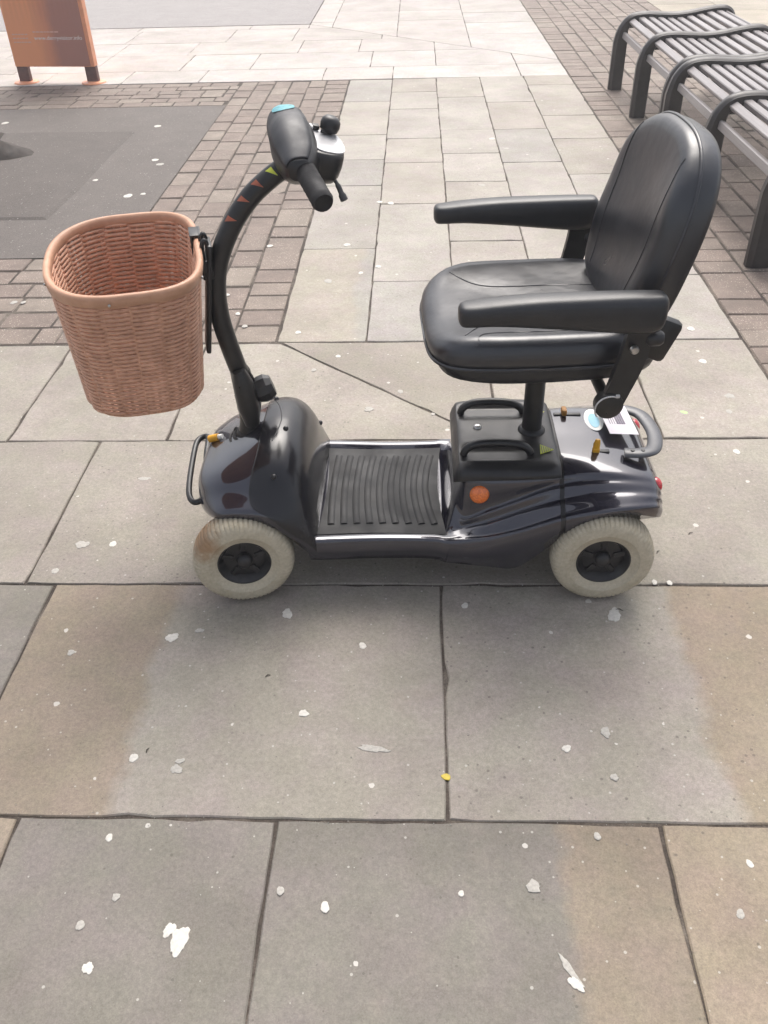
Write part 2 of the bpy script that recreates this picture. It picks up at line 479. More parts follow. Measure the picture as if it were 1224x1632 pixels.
# ------------------------------------------------------------------ ground
def sheet(name, x0, x1, y0, y1, z, mat, kind='structure', parent=None):
    bm = bmesh.new()
    vs = [bm.verts.new(p) for p in ((x0, y0, z), (x1, y0, z), (x1, y1, z), (x0, y1, z))]
    bm.faces.new(vs)
    o = finish(name, bm, mat, parent, 0)
    if kind: o['kind'] = kind
    return o
sheet('ground', -150, 150, -150, 150, -.075, 'ground')

def clip(poly, p, n):
    """keep the side of the line through p where (q-p).n >= 0"""
    out = []; m = len(poly)
    for i in range(m):
        a, b = Vector(poly[i]), Vector(poly[(i+1) % m])
        da, db = (a-p).dot(n), (b-p).dot(n)
        if da >= 0: out.append(a)
        if da*db < 0: out.append(a.lerp(b, da/(da-db)))
    return [tuple(v) for v in out]

def slab(poly, parent, ta, tb=None, split=99.0, gap=.0028, z=0.0, tilt=.0008):
    """one paving stone: a prism with slightly worn, uneven edges"""
    m = len(poly); P = [Vector(p) for p in poly]
    area = sum(P[i].x*P[(i+1) % m].y-P[(i+1) % m].x*P[i].y for i in range(m))/2
    if area < 0: P.reverse()
    if abs(area) < .004: return None
    # inset by the joint
    Q = []
    for i in range(m):
        a, b, c = P[i-1], P[i], P[(i+1) % m]
        d1 = (b-a).normalized(); d2 = (c-b).normalized()
        n1 = Vector((-d1.y, d1.x)); n2 = Vector((-d2.y, d2.x))
        k = (n1+n2); k = k/max(.35, k.dot(n1))
        Q.append(b+k*gap)
    E = []; ph_ = random.uniform(0, 6)
    for i in range(m):
        a, b = Q[i], Q[(i+1) % m]; L = (b-a).length; n = max(2, int(L/.045))
        d = (b-a).normalized(); nn = Vector((-d.y, d.x))
        for k in range(n):
            j = random.uniform(-.0011, .0014)+.0012*math.sin(k*.7+ph_)+(random.uniform(.002, .006) if random.random() < .03 else 0) if k else .003
            E.append(a+d*(L*k/n)+nn*j)
    cx = sum((p.x for p in E))/len(E); cy = sum((p.y for p in E))/len(E)
    tx, ty = random.uniform(-tilt, tilt), random.uniform(-tilt, tilt)
    bm = bmesh.new()
    def ring(ins, zz):
        out = []
        for p in E:
            v = Vector((cx, cy))-p; L = v.length
            q = p+v*(ins/max(L, .02))
            out.append(bm.verts.new((q.x-cx, q.y-cy, zz+(q.x-cx)*tx+(q.y-cy)*ty)))
        return out
    r0, r1, r2_ = ring(0, -.05), ring(0, -.0025), ring(.0026, 0)
    for A, B in ((r0, r1), (r1, r2_)):
        for i in range(len(A)): bm.faces.new((A[i], A[(i+1) % len(A)], B[(i+1) % len(A)], B[i]))
    bm.faces.new(r2_)
    o = finish('slab', bm, 'slab', parent, 0, loc=(cx, cy, z+random.uniform(-.0011, .0004)))
    j = random.uniform(.95, 1.06)
    o['tone_a'] = [c*j for c in ta]; o['tone_b'] = [c*j for c in (tb or ta)]; o['band_x'] = float(split)
    return o

stone = sheet('stone_paving', -6.5, 6.5, -1.6, 15, -.0042, 'bed')
GREY, GREYW = (.210, .195, .178), (.292, .268, .242)  # GREY darkened for missing foreground shade, GREYW lightened against the scooter's shadow
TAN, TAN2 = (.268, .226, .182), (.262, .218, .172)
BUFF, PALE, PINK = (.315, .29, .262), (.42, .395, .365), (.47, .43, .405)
def rect(x0, x1, y0, y1): return [(x0, y0), (x1, y0), (x1, y1), (x0, y1)]
XR = 1.085          # edge of the brick strip on the right
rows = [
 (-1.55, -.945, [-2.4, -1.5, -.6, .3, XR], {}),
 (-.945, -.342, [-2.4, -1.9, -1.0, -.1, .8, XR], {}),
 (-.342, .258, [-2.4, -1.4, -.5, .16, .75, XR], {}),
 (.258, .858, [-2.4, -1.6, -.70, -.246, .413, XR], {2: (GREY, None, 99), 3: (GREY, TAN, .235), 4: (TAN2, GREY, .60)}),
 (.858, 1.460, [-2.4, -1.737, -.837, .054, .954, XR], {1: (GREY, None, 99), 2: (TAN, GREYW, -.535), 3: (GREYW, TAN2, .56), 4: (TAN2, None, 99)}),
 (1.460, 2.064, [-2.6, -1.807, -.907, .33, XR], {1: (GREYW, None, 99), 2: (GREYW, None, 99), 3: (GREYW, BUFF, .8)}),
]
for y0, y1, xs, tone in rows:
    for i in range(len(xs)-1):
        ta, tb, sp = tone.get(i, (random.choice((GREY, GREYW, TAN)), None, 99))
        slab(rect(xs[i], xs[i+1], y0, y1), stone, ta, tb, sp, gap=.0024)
# the row with the diagonal cut
y0, y1 = 2.064, 2.672
P0, P1 = Vector((-.462, y1)), Vector((.205, y0)); dn = Vector((P1.y-P0.y, -(P1.x-P0.x))).normalized()
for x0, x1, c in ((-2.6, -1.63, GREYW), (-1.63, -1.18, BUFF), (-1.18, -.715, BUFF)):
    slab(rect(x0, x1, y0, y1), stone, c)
slab(clip(rect(-.715, .23, y0, y1), P0, dn), stone, BUFF)
slab(clip(rect(-.715, .23, y0, y1), P0, -dn), stone, (.31, .283, .252))
slab(rect(.23, .69, y0, y1), stone, (.305, .278, .248)); slab(rect(.69, XR, y0, y1), stone, BUFF)
# walkway columns running away
colx = [-.475, -.17, .14, .45, .762, XR]
coly = [[2.676, 3.53, 4.37, 4.81, 5.31, 6.13, 6.79], [2.676, 3.185, 4.09, 4.75, 5.22, 5.91, 6.38, 6.80],
        [2.676, 3.15, 3.60, 4.41, 4.90, 5.39, 6.21, 6.81], [2.676, 3.30, 3.95, 4.72, 5.38, 6.05, 6.82], [2.676, 3.22, 3.86, 4.50, 5.16, 5.68, 6.52, 6.84]]
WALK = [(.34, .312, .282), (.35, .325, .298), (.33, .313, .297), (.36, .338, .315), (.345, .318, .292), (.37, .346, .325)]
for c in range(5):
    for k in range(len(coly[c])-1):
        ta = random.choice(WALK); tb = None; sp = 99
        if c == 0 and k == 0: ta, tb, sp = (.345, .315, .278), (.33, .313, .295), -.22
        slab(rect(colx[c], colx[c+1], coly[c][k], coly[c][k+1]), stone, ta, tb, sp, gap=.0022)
# cross band and the slabs beyond the slanting cut
DP, DQ = Vector((-1.0, 9.27)), Vector((XR, 7.36)); ddn = Vector((DQ.y-DP.y, -(DQ.x-DP.x))).normalized()
band = [(6.815, 7.24, [-5.8, -5.1, -4.4, -3.9, -3.35, -2.75, -2.15, -1.58, -.68, -.172, .75, XR]),
        (7.24, 7.86, [-5.8, -4.9, -4.3, -3.7, -3.1, -2.5, -1.81, -1.27, -.35, .15, .75, XR]),
        (7.86, 8.42, [-5.8, -4.9, -4.0, -3.4, -2.5, -1.88, -.97, -.47, .15, XR]),
        (8.42, 9.05, [-5.8, -4.8, -4.0, -3.4, -2.55, -1.66, -1.08, -.3, XR]),
        (9.05, 9.27, [-5.8, -4.6, -3.6, -2.6, -1.55, -1.0, XR])]
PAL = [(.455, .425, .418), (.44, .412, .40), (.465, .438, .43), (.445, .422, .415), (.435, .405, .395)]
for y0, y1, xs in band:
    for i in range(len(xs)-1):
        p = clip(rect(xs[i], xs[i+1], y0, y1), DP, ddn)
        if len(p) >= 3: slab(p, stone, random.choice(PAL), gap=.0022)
for x0, x1 in ((-1.0, -.78), (-.78, -.17), (-.17, .45), (.45, XR)):
    y = 7.3 if x0 > 0 else 7.9
    ys = [7.0]+[8.55 if x0 > 0 else 9.37]
    while ys[-1] < 14.6: ys.append(ys[-1]+random.choice((.6, .75, .9)))
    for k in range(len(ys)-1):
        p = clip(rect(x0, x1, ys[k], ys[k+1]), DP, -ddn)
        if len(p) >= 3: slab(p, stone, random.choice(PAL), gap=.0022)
# pale slabs beyond the benches
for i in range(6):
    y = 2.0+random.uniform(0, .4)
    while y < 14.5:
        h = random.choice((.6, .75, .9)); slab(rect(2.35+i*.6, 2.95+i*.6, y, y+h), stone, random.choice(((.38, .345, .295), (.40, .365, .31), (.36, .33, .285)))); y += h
# stone beside the asphalt far off left, out of the way of the tree pit
# ------------------------------------------------------------------ asphalt
asp = sheet('asphalt', -6.5, -1.250, 3.47, 6.10, -.001, 'asphalt')
bm = bmesh.new()
pts = [(-6.4, 3.94), (-1.705, 3.94), (-1.69, 4.4), (-1.70, 5.0), (-1.69, 5.47), (-2.4, 5.49), (-6.4, 5.47)]
bot = [bm.verts.new((x, y, -.001)) for x, y in pts]; top = [bm.verts.new((x-(.02 if x > -2 else 0), y+(.02 if y < 4.2 else (-.02 if y > 5.3 else 0)), .007)) for x, y in pts]
for i in range(len(pts)): bm.faces.new((bot[i], bot[(i+1) % len(pts)], top[(i+1) % len(pts)], top[i]))
bm.faces.new(top)
tag(finish('asphalt_patch', bm, 'asphalt_new', asp, 0))
sheet('road', -14, -1.004, 9.275, 40, .002, 'asphalt_far')

# ------------------------------------------------------------------ brick pavers
def brick_mesh():
    bm = bmesh.new(); box(bm, (0, 0, -.025), (1, 1, .05))
    me = bpy.data.meshes.new('brick')
    bm.free(); return me
def make_brick(sx, sy):
    bm = bmesh.new(); e = .0035; h = .0035
    def ring(i, z): return [bm.verts.new((a*(sx/2-i), b*(sy/2-i), z)) for a, b in ((-1, -1), (0, -1.012), (1, -1), (1.01, 0), (1, 1), (0, 1.008), (-1, 1), (-1.012, 0))]
    r0, r1, r2_, = ring(0, -.045), ring(0, -h), ring(e, 0)
    for A, B in ((r0, r1), (r1, r2_)):
        for i in range(8): bm.faces.new((A[i], A[(i+1) % 8], B[(i+1) % 8], B[i]))
    bm.faces.new(r2_)
    return bm
def lay_bricks(name, sx0, sx1, sy0, sy1, cells):
    bed = sheet(name, sx0, sx1, sy0, sy1, -.0055, 'bed')
    cells.sort(key=lambda c: (c[0]**2+c[1]**2))
    meshes = {}; rest = bmesh.new(); lay = rest.faces.layers.float.new('tint')
    for i, (x, y, w, d) in enumerate(cells):
        g = random.choice((.006, .008, .011)); w2, d2 = w-g, d-g
        dz = random.uniform(-.0035, .001); ax, ay = random.gauss(0, .006), random.gauss(0, .006); az = random.gauss(0, .006)
        key = (round(w2, 2), round(d2, 2))
        if i < 298:
            if key not in meshes:
                bm = make_brick(*key); me = bpy.data.meshes.new('brick'); bmesh.ops.recalc_face_normals(bm, faces=bm.faces); bm.to_mesh(me); bm.free(); meshes[key] = me
            mobj('brick', meshes[key], 'brick', bed, (x, y, dz), (ax, ay, az))
        else:
            n0 = len(rest.verts); bm = make_brick(*key)
            mt = Matrix.Translation((x, y, dz)) @ Matrix.Rotation(az, 4, 'Z'); t = random.random()
            vm = {v: rest.verts.new(mt @ v.co) for v in bm.verts}
            for f in bm.faces:
                nf = rest.faces.new([vm[v] for v in f.verts]); nf[lay] = t
            bm.free()
    if len(rest.faces):
        o = finish('far_bricks', rest, 'brick', bed, 0); o['kind'] = 'stuff'
    else: rest.free()
cells = []
# left: columns running away beside the walkway
xx = -.479
for c, w in enumerate((.158, .122, .126, .122, .126, .118)):
    y = 2.68; 
    L = .125 if c == 0 else .2
    y0 = y; first = True
    while y < 6.80:
        d = random.choice((.118, .125, .13, .24)) if c == 0 else random.choice((.17, .2, .215))
        if first and c % 2: d = .1
        first = False
        d = min(d, 6.805-y)
        if d > .05: cells.append((xx-w/2, y+d/2, w, d))
        y += d
    xx -= w
xl = xx
# left: courses running across, before and behind the asphalt
for (ya, yb) in ((2.68, 3.465), (6.11, 6.80)):
    n = 6; h = (yb-ya)/n
    for k in range(n):
        x = xl-random.uniform(0, .12)
        w0 = xl-x
        if w0 > .05: cells.append((xl-w0/2, ya+h*(k+.5), w0, h))
        while x > -3.6:
            w = random.choice((.15, .17, .19, .2)); cells.append((x-w/2, ya+h*(k+.5), w, h)); x -= w
lay_bricks('brick_paving', -6.5, -.477, 2.676, 6.812, cells)
cells = []
xx = XR+.004
for c in range(10):
    w = .168 if c == 0 else .122
    y = 1.2+random.uniform(0, .12)
    while y < 13.5:
        d = random.choice((.118, .122, .128)) if c == 0 else random.choice((.19, .205, .215))
        if c == 0 and random.random() < .15: d = .24
        x = xx+w/2
        if 1.9 < y: cells.append((x, y+d/2, w, d))
        y += d
    xx += w
lay_bricks('brick_strip', XR+.002, xx+.003, 1.2, 13.7, cells)

# ------------------------------------------------------------------ mobility scooter
YC = 1.635
sc = empty('mobility_scooter', (0, YC, 0))
tag(sc, 'dark aubergine mobility scooter with black vinyl seat parked on stone slabs', 'scooter')

# --- lofted body ----------------------------------------------------
DK = lambda w: [(0, .140), (.09*w, .140), (.150*w, .140), (.164*w, .140), (.171*w, .141), (.178*w, .1455), (.185*w, .1495), (.194*w, .1505), (.2035*w, .1455), (.206*w, .118), (.190*w, .085)]
def stepped(zt, te, l1, l2, l3, lo, bt):
    return [(0, zt), (.09, zt), te, (l1[0]-.007, l1[1]+.0045), (l1[0]+.004, l1[1]), (l2[0]-.009, l2[1]+.0035), (l2[0]+.003, l2[1]), (l3[0]-.011, l3[1]+.003), (l3[0], l3[1]-.002), lo, bt]
SEC = [(-.235, DK(.985)), (-.20, DK(.985)), (-.08, DK(.955)), (.03, DK(.965)),
       (.062, [(0, .1405), (.09, .1405), (.146, .1405), (.158, .141), (.166, .142), (.175, .146), (.183, .1495), (.193, .1505), (.203, .1455), (.206, .115), (.19, .080)]),
       (.084, [(0, .215), (.09, .215), (.124, .206), (.140, .185), (.152, .166), (.166, .154), (.178, .1515), (.192, .151), (.204, .146), (.207, .112), (.19, .077)]),
       (.106, stepped(.276, (.140, .268), (.158, .176), (.172, .158), (.203, .151), (.209, .112), (.19, .074))),
       (.155, stepped(.279, (.147, .273), (.160, .200), (.178, .178), (.207, .161), (.212, .118), (.19, .068))),
       (.215, stepped(.281, (.149, .275), (.159, .226), (.177, .203), (.210, .181), (.213, .135), (.192, .066))),
       (.265, stepped(.284, (.146, .277), (.156, .246), (.177, .222), (.211, .202), (.214, .162), (.198, .112))),
       (.305, stepped(.287, (.136, .277), (.152, .256), (.177, .235), (.211, .218), (.214, .188), (.204, .160))),
       (.345, stepped(.288, (.132, .281), (.150, .262), (.177, .244), (.211, .230), (.214, .212), (.208, .196))),
       (.395, stepped(.286, (.130, .281), (.150, .265), (.177, .251), (.209, .240), (.212, .231), (.208, .222))),
       (.450, stepped(.278, (.128, .275), (.150, .263), (.176, .252), (.204, .243), (.206, .233), (.202, .222))),
       (.495, stepped(.266, (.123, .263), (.146, .253), (.169, .244), (.190, .235), (.191, .222), (.188, .205))),
       (.515, stepped(.248, (.117, .244), (.138, .237), (.157, .228), (.173, .217), (.174, .204), (.170, .190))),
       (.522, stepped(.230, (.112, .227), (.132, .221), (.148, .213), (.161, .204), (.162, .194), (.158, .182)))]
def loft_eval(secs, nspan, nv):
    """dense (x, profile) rows from keyed sections, smooth both ways"""
    K = len(secs[0][1]); X = catmull([(s[0], 0, 0) for s in secs], nspan)
    cols = [catmull([(0, s[1][k][0], s[1][k][1]) for s in secs], nspan) for k in range(K)]
    rows = []
    for i in range(len(X)):
        pr = catmull([tuple(cols[k][i]) for k in range(K)], nv)
        rows.append((X[i].x, [(p.y, p.z) for p in pr]))
    return rows
def loft_mesh(bm, rows, cap0=True, cap1=True):
    g = []
    for x, pr in rows:
        left = [bm.verts.new((x, -y, z)) for y, z in reversed(pr[1:])]
        g.append(left+[bm.verts.new((x, max(0, y), z)) for y, z in pr])
    grid_faces(bm, g)
    for c, k in ((cap0, 0), (cap1, -1)):
        if c: bm.faces.new(g[k])
    bm.faces.new([r[0] for r in g]+[r[-1] for r in reversed(g)])
    return g
ROWS = loft_eval(SEC, 8, 5)
bm = bmesh.new(); loft_mesh(bm, [r for r in ROWS if r[0] <= .3045])
body = finish('lower_body', bm, 'paint', sc, 60)
bm = bmesh.new(); loft_mesh(bm, [r for r in ROWS if r[0] >= .3095])
rear = finish('rear_shroud', bm, 'paint', sc, 60)
body['label'] = 'glossy aubergine lower body with footplate and side skirts'
rear['label'] = 'glossy aubergine rear shroud with swept side creases'
# dark seam core between the two shells
bm = bmesh.new()
sr = [r for r in ROWS if .28 < r[0] < .33]
loft_mesh(bm, [(x, [(y*.985, z-.004 if i < 45 else z+.003) for i, (y, z) in enumerate(pr)]) for x, pr in sr])
finish('seam_core', bm, 'plastic', sc, 60)
# underside chassis, motor block and axles
bm = bmesh.new()
box(bm, (-.05, 0, .105), (.66, .24, .05), .01)
box(bm, (.39, 0, .135), (.16, .25, .12), .02)
finish('chassis', bm, 'plastic', sc)
bm = bmesh.new()
tube(bm, [(.395, -.17, .112), (.395, .17, .112)], .012)
finish('axle', bm, 'metal', sc)
bm = bmesh.new()
tube(bm, [(-.374, -.17, .112), (-.374, .17, .112)], .012)
box(bm, (-.374, 0, .13), (.06, .22, .05), .01); box(bm, (-.30, 0, .13), (.16, .08, .05), .01)
finish('axle', bm, 'metal', sc)

# --- footplate mat with ribs
bm = bmesh.new()
def mat_edge(v):    # x extents of the mat at lateral v (-1..1): concave ends
    return (-.216+.010*(1-v*v)-.004, .058-.010*(1-v*v)+.012*(-v if v < 0 else 0)*.6)
NXm, NYm = 44, 22; g = []
for j in range(NYm+1):
    v = -1+2*j/NYm; x0, x1 = mat_edge(v); row = []
    for i in range(NXm+1):
        u = i/NXm; wst = 1-.035*math.sin(math.pi*u)
        inset = 1.0
        cu = min(u, 1-u)*.26; cv = (1-abs(v))*.16
        y = v*.171*wst
        # rounded corner
        z = .1435
        row.append(bm.verts.new((x0+(x1-x0)*u, y, z)))
    g.append(row)
grid_faces(bm, g)
o = finish('foot_mat', bm, 'rubber', sc, 0)
# raise ribs as separate raised arcs (one joined strip part: low relief)
sm = o.modifiers.new('t', 'SOLIDIFY'); sm.thickness = .004; sm.offset = -1
for k in range(9):
    bm = bmesh.new(); pts = []
    u = .085+.83*k/8
    for j in range(13):
        v = -.80+1.60*j/12; x0, x1 = mat_edge(v)
        bend = .015*(1-v*v)
        pts.append((x0+(x1-x0)*u-bend+.008, v*.171*(1-.035*math.sin(math.pi*u)), .1440))
    tube(bm, pts, .0080, 8, squash=(.40, 1.0))
    finish('mat_rib', bm, 'rubber', o, 60)

# --- front shroud -----------------------------------------------------
FS = [(-.487, [(0, .224), (.04, .224), (.060, .222), (.074, .218), (.082, .212), (.087, .206), (.089, .201), (.090, .197), (.089, .193)]),
      (-.478, [(0, .252), (.05, .251), (.085, .246), (.104, .236), (.114, .224), (.121, .214), (.124, .207), (.125, .201), (.124, .195)]),
      (-.455, [(0, .268), (.06, .266), (.104, .260), (.130, .249), (.148, .233), (.160, .221), (.166, .213), (.168, .206), (.166, .199)]),
      (-.420, [(0, .288), (.06, .285), (.112, .278), (.142, .266), (.165, .248), (.188, .236), (.200, .228), (.204, .220), (.202, .211)]),
      (-.380, [(0, .308), (.07, .304), (.120, .292), (.150, .276), (.172, .257), (.194, .246), (.208, .238), (.213, .230), (.211, .220)]),
      (-.335, [(0, .330), (.07, .325), (.125, .308), (.155, .287), (.176, .263), (.196, .246), (.209, .236), (.214, .226), (.212, .214)]),
      (-.300, [(0, .335), (.07, .330), (.126, .312), (.157, .288), (.179, .262), (.197, .238), (.209, .222), (.213, .208), (.211, .192)]),
      (-.270, [(0, .325), (.07, .320), (.124, .302), (.156, .278), (.180, .250), (.198, .222), (.208, .200), (.211, .183), (.209, .165)]),
      (-.245, [(0, .296), (.07, .291), (.118, .274), (.150, .250), (.176, .224), (.195, .198), (.205, .178), (.208, .160), (.206, .140)]),
      (-.228, [(0, .245), (.07, .241), (.112, .228), (.142, .210), (.168, .192), (.188, .176), (.200, .162), (.204, .140), (.201, .110)]),
      (-.218, [(0, .150), (.07, .150), (.112, .149), (.142, .148), (.168, .147), (.186, .146), (.198, .142), (.202, .122), (.198, .095)])]
FR = loft_eval(FS, 8, 5)
bm = bmesh.new(); loft_mesh(bm, FR)
fs = finish('front_shroud', bm, 'paint', sc, 60); fs['label'] = 'glossy aubergine front cowl over the front wheels'
# satin apron over the back of the cowl, its front edge curving down and back
nv = len(FR[0][1]); bm = bmesh.new(); g = []
def fsurf(xq, j):
    for i in range(len(FR)-1):
        if FR[i][0] <= xq <= FR[i+1][0]:
            t = (xq-FR[i][0])/max(1e-9, FR[i+1][0]-FR[i][0])
            a, b = FR[i][1][j], FR[i+1][1][j]
            return Vector((xq, a[0]+(b[0]-a[0])*t, a[1]+(b[1]-a[1])*t))
    return Vector((FR[-1][0], FR[-1][1][j][0], FR[-1][1][j][1]))
jm = int(nv*.86)
def apron_x0(j):
    v = j/jm
    return catmull([(-.338, 0, 0), (-.340, 0, 0), (-.349, 0, 0), (-.352, 0, 0), (-.338, 0, 0), (-.285, 0, 0)], 10)[min(50, int(v*50))].x
def off(j, xq, sgn):
    p = fsurf(xq, j); 
    c = Vector((-.30, 0, .16)); d = (p-c); d.x *= .55; d.normalize()
    q = p+d*.0042
    return Vector((q.x, q.y*sgn, q.z))
NXa = 34
for i in range(NXa+1):
    row = []
    for jj in range(-jm, jm+1):
        j = abs(jj); x0 = apron_x0(j); x = x0+(-.2185-x0)*(i/NXa)
        row.append(bm.verts.new(off(j, x, 1 if jj >= 0 else -1)))
    g.append(row)
grid_faces(bm, g)
ap = finish('apron', bm, 'satin', sc, 60); ap['label'] = 'satin black apron behind the steering column'
mo = ap.modifiers.new('t', 'SOLIDIFY'); mo.thickness = .004; mo.offset = -1
# access flap seam and screws on the apron
bm = bmesh.new()
seam = []
for k in range(13):
    t = k/12; j = int(jm*(.50-.50*t)) if False else None
    y = .085-.17*t; x = -.322+.018*math.sin(t*3.1)+.012*t
    best = min(range(nv), key=lambda jj: abs(fsurf(x, jj).y-abs(y)))
    seam.append(off(best, x, 1 if y >= 0 else -1))
tube(bm, seam, .0012, 6)
finish('flap_seam', bm, 'plastic', ap)
for (x, y) in ((-.325, .105), (-.285, -.045), (-.30, -.155), (-.235, .15)):
    best = min(range(nv), key=lambda jj: abs(fsurf(x, jj).y-abs(y)))
    p = off(best, x, 1 if y >= 0 else -1)
    bm = bmesh.new(); bmesh.ops.create_uvsphere(bm, u_segments=12, v_segments=8, radius=.0062)
    finish('screw', bm, 'plastic', ap, 60, loc=p)

# --- wheels -----------------------------------------------------------
def tyre_bm():
    bm = bmesh.new(); prof = []
    # section of the tyre, r against h (h along the axle)
    key = [(.056, -.026), (.066, -.031), (.0735, -.0333), (.0755, -.0352), (.0785, -.0352), (.094, -.034), (.1005, -.0305), (.1055, -.026), (.1088, -.018), (.1100, -.008), (.1100, .008), (.1088, .018), (.1055, .026), (.1005, .0305), (.094, .034), (.0785, .0352), (.0755, .0352), (.0735, .0333), (.066, .031), (.056, .026)]
    prof = key
    def mod(i, j, r):
        if 6 <= i <= 13 and j % 4 == 0: return r-.0027
        if i in (5, 14) and j % 4 == 0: return r-.0015
        return r
    rings = []; seg = 256
    for j in range(seg):
        a = 2*math.pi*j/seg
        rings.append([bm.verts.new((mod(i, j, r)*math.cos(a), h, mod(i, j, r)*math.sin(a))) for i, (r, h) in enumerate(prof)])
    for j in range(seg):
        A, B = rings[j], rings[(j+1) % seg]
        for i in range(len(prof)-1): bm.faces.new((A[i], A[i+1], B[i+1], B[i]))
    return bm
bm = tyre_bm(); tyre_me = bpy.data.meshes.new('tyre'); bmesh.ops.recalc_face_normals(bm, faces=bm.faces); bm.to_mesh(tyre_me); bm.free()
for p in tyre_me.polygons: p.use_smooth = True
tyre_me.set_sharp_from_angle(angle=R(28))
bm = bmesh.new()
lathe(bm, [(.0, -.012), (.02, -.012), (.026, -.012), (.044, -.010), (.050, -.020), (.055, -.027), (.0585, -.027), (.0585, .027), (.03, .02), (0, .02)], 40, 'y')
for k in range(5):
    a = 2*math.pi*k/5+.3
    box(bm, (math.cos(a)*.037, -.0115, math.sin(a)*.037), (.026, .008, .013), .002, Matrix.Rotation(-a, 3, 'Y').to_euler())
rim_me = bpy.data.meshes.new('wheel'); bmesh.ops.recalc_face_normals(bm, faces=bm.faces); bm.to_mesh(rim_me); bm.free()
for p in rim_me.polygons: p.use_smooth = True
rim_me.set_sharp_from_angle(angle=R(35))
bm = bmesh.new(); lathe(bm, [(0, -.030), (.008, -.0295), (.0145, -.026), (.0175, -.018), (.018, -.010)], 24, 'y')
hub_me = bpy.data.meshes.new('hub_cap'); bmesh.ops.recalc_face_normals(bm, faces=bm.faces); bm.to_mesh(hub_me); bm.free()
for p in hub_me.polygons: p.use_smooth = True
STEER = R(15)
for wx, wy, rz, mud in ((-.378, -.204, R(11), 1.0), (-.374, .200, R(11)+math.pi, 0.0), (.398, -.197, 0, 0.0), (.398, .197, math.pi, 0.0)):
    w = mobj('wheel', rim_me, 'plastic', sc, (wx, wy, .1105), (0, 0, rz))
    t = mobj('tyre', tyre_me, 'tyre', w); t['mud'] = mud
    mobj('hub_cap', hub_me, 'plastic', w)

# --- front bumper hoop
bm = bmesh.new()
hp = catmull([(-.496, .092, .226), (-.510, .100, .224), (-.522, .082, .221), (-.521, .03, .216), (-.511, -.07, .209), (-.500, -.118, .206), (-.484, -.136, .206), (-.469, -.122, .209), (-.474, -.07, .213), (-.489, .03, .222)], 6, True)
tube(bm, hp, .0068, 10, closed=True)
finish('front_bumper', bm, 'metal', sc)
bm = bmesh.new(); tube(bm, [(-.474, .022, .268), (-.452, .018, .276)], .0085, 12)
yc_ = finish('cable_cap', bm, 'yellow', sc)
bm = bmesh.new(); tube(bm, [(-.4515, .018, .2762), (-.441, .016, .279)], .006, 10); finish('cap_tip', bm, 'white', yc_)

# --- battery box ------------------------------------------------------
BX = [(.078, [(0, .272), (.10, .272), (.118, .271), (.127, .269), (.131, .266), (.133, .262), (.133, .256)]),
      (.086, [(0, .290), (.10, .290), (.122, .289), (.134, .285), (.140, .279), (.143, .272), (.143, .264)]),
      (.105, [(0, .301), (.10, .301), (.126, .299), (.140, .294), (.147, .287), (.150, .279), (.150, .270)]),
      (.20, [(0, .303), (.10, .303), (.128, .301), (.143, .297), (.151, .291), (.155, .284), (.155, .276)]),
      (.27, [(0, .303), (.10, .302), (.127, .300), (.140, .296), (.148, .291), (.153, .284), (.153, .277)]),
      (.297, [(0, .299), (.10, .298), (.124, .297), (.135, .293), (.142, .288), (.147, .282), (.147, .276)]),
      (.304, [(0, .290), (.10, .290), (.122, .289), (.132, .286), (.139, .282), (.143, .277), (.143, .272)])]
BR = loft_eval(BX, 6, 4)
# press shallow trays around the handles and along the middle
def tray(x, y, z):
    d = 0
    for yc in (-.085, .085):
        e = max(abs(x-.172)/.082, abs(abs(y)-.085)/.030)
        d = max(d, 0 if e > 1 else min(1, (1-e)*4))
    return z-.010*d
rows2 = []
for x, pr in BR:
    dense = []
    for i in range(len(pr)-1):
        for k in range(3 if i < 5 else 1):
            t = k/(3 if i < 5 else 1); dense.append((pr[i][0]+(pr[i+1][0]-pr[i][0])*t, pr[i][1]+(pr[i+1][1]-pr[i][1])*t))
    dense.append(pr[-1])
    rows2.append((x, [(y, tray(x, y, z)) for y, z in dense]))
bm = bmesh.new(); loft_mesh(bm, rows2)
bat = finish('battery_box', bm, 'plastic', sc, 50); bat['label'] = 'matt black battery cover with two carry handles'
for s in (-1, 1):
    bm = bmesh.new()
    tube(bm, catmull([(.098, s*.085, .286), (.106, s*.085, .309), (.130, s*.085, .322), (.172, s*.085, .325), (.212, s*.085, .321), (.236, s*.085, .309), (.246, s*.085, .288)], 6), .0085, 10, squash=(1, 1.15))
    finish('carry_handle', bm, 'plastic', bat, 60)
bm = bmesh.new(); lathe(bm, [(0, .0045), (.005, .0045), (.0075, .003), (.010, 0.0), (.0102, -.003)], 16, 'z'); 
finish('charging_socket', bm, 'chrome', bat, 40, loc=(.135, .012, .3045))
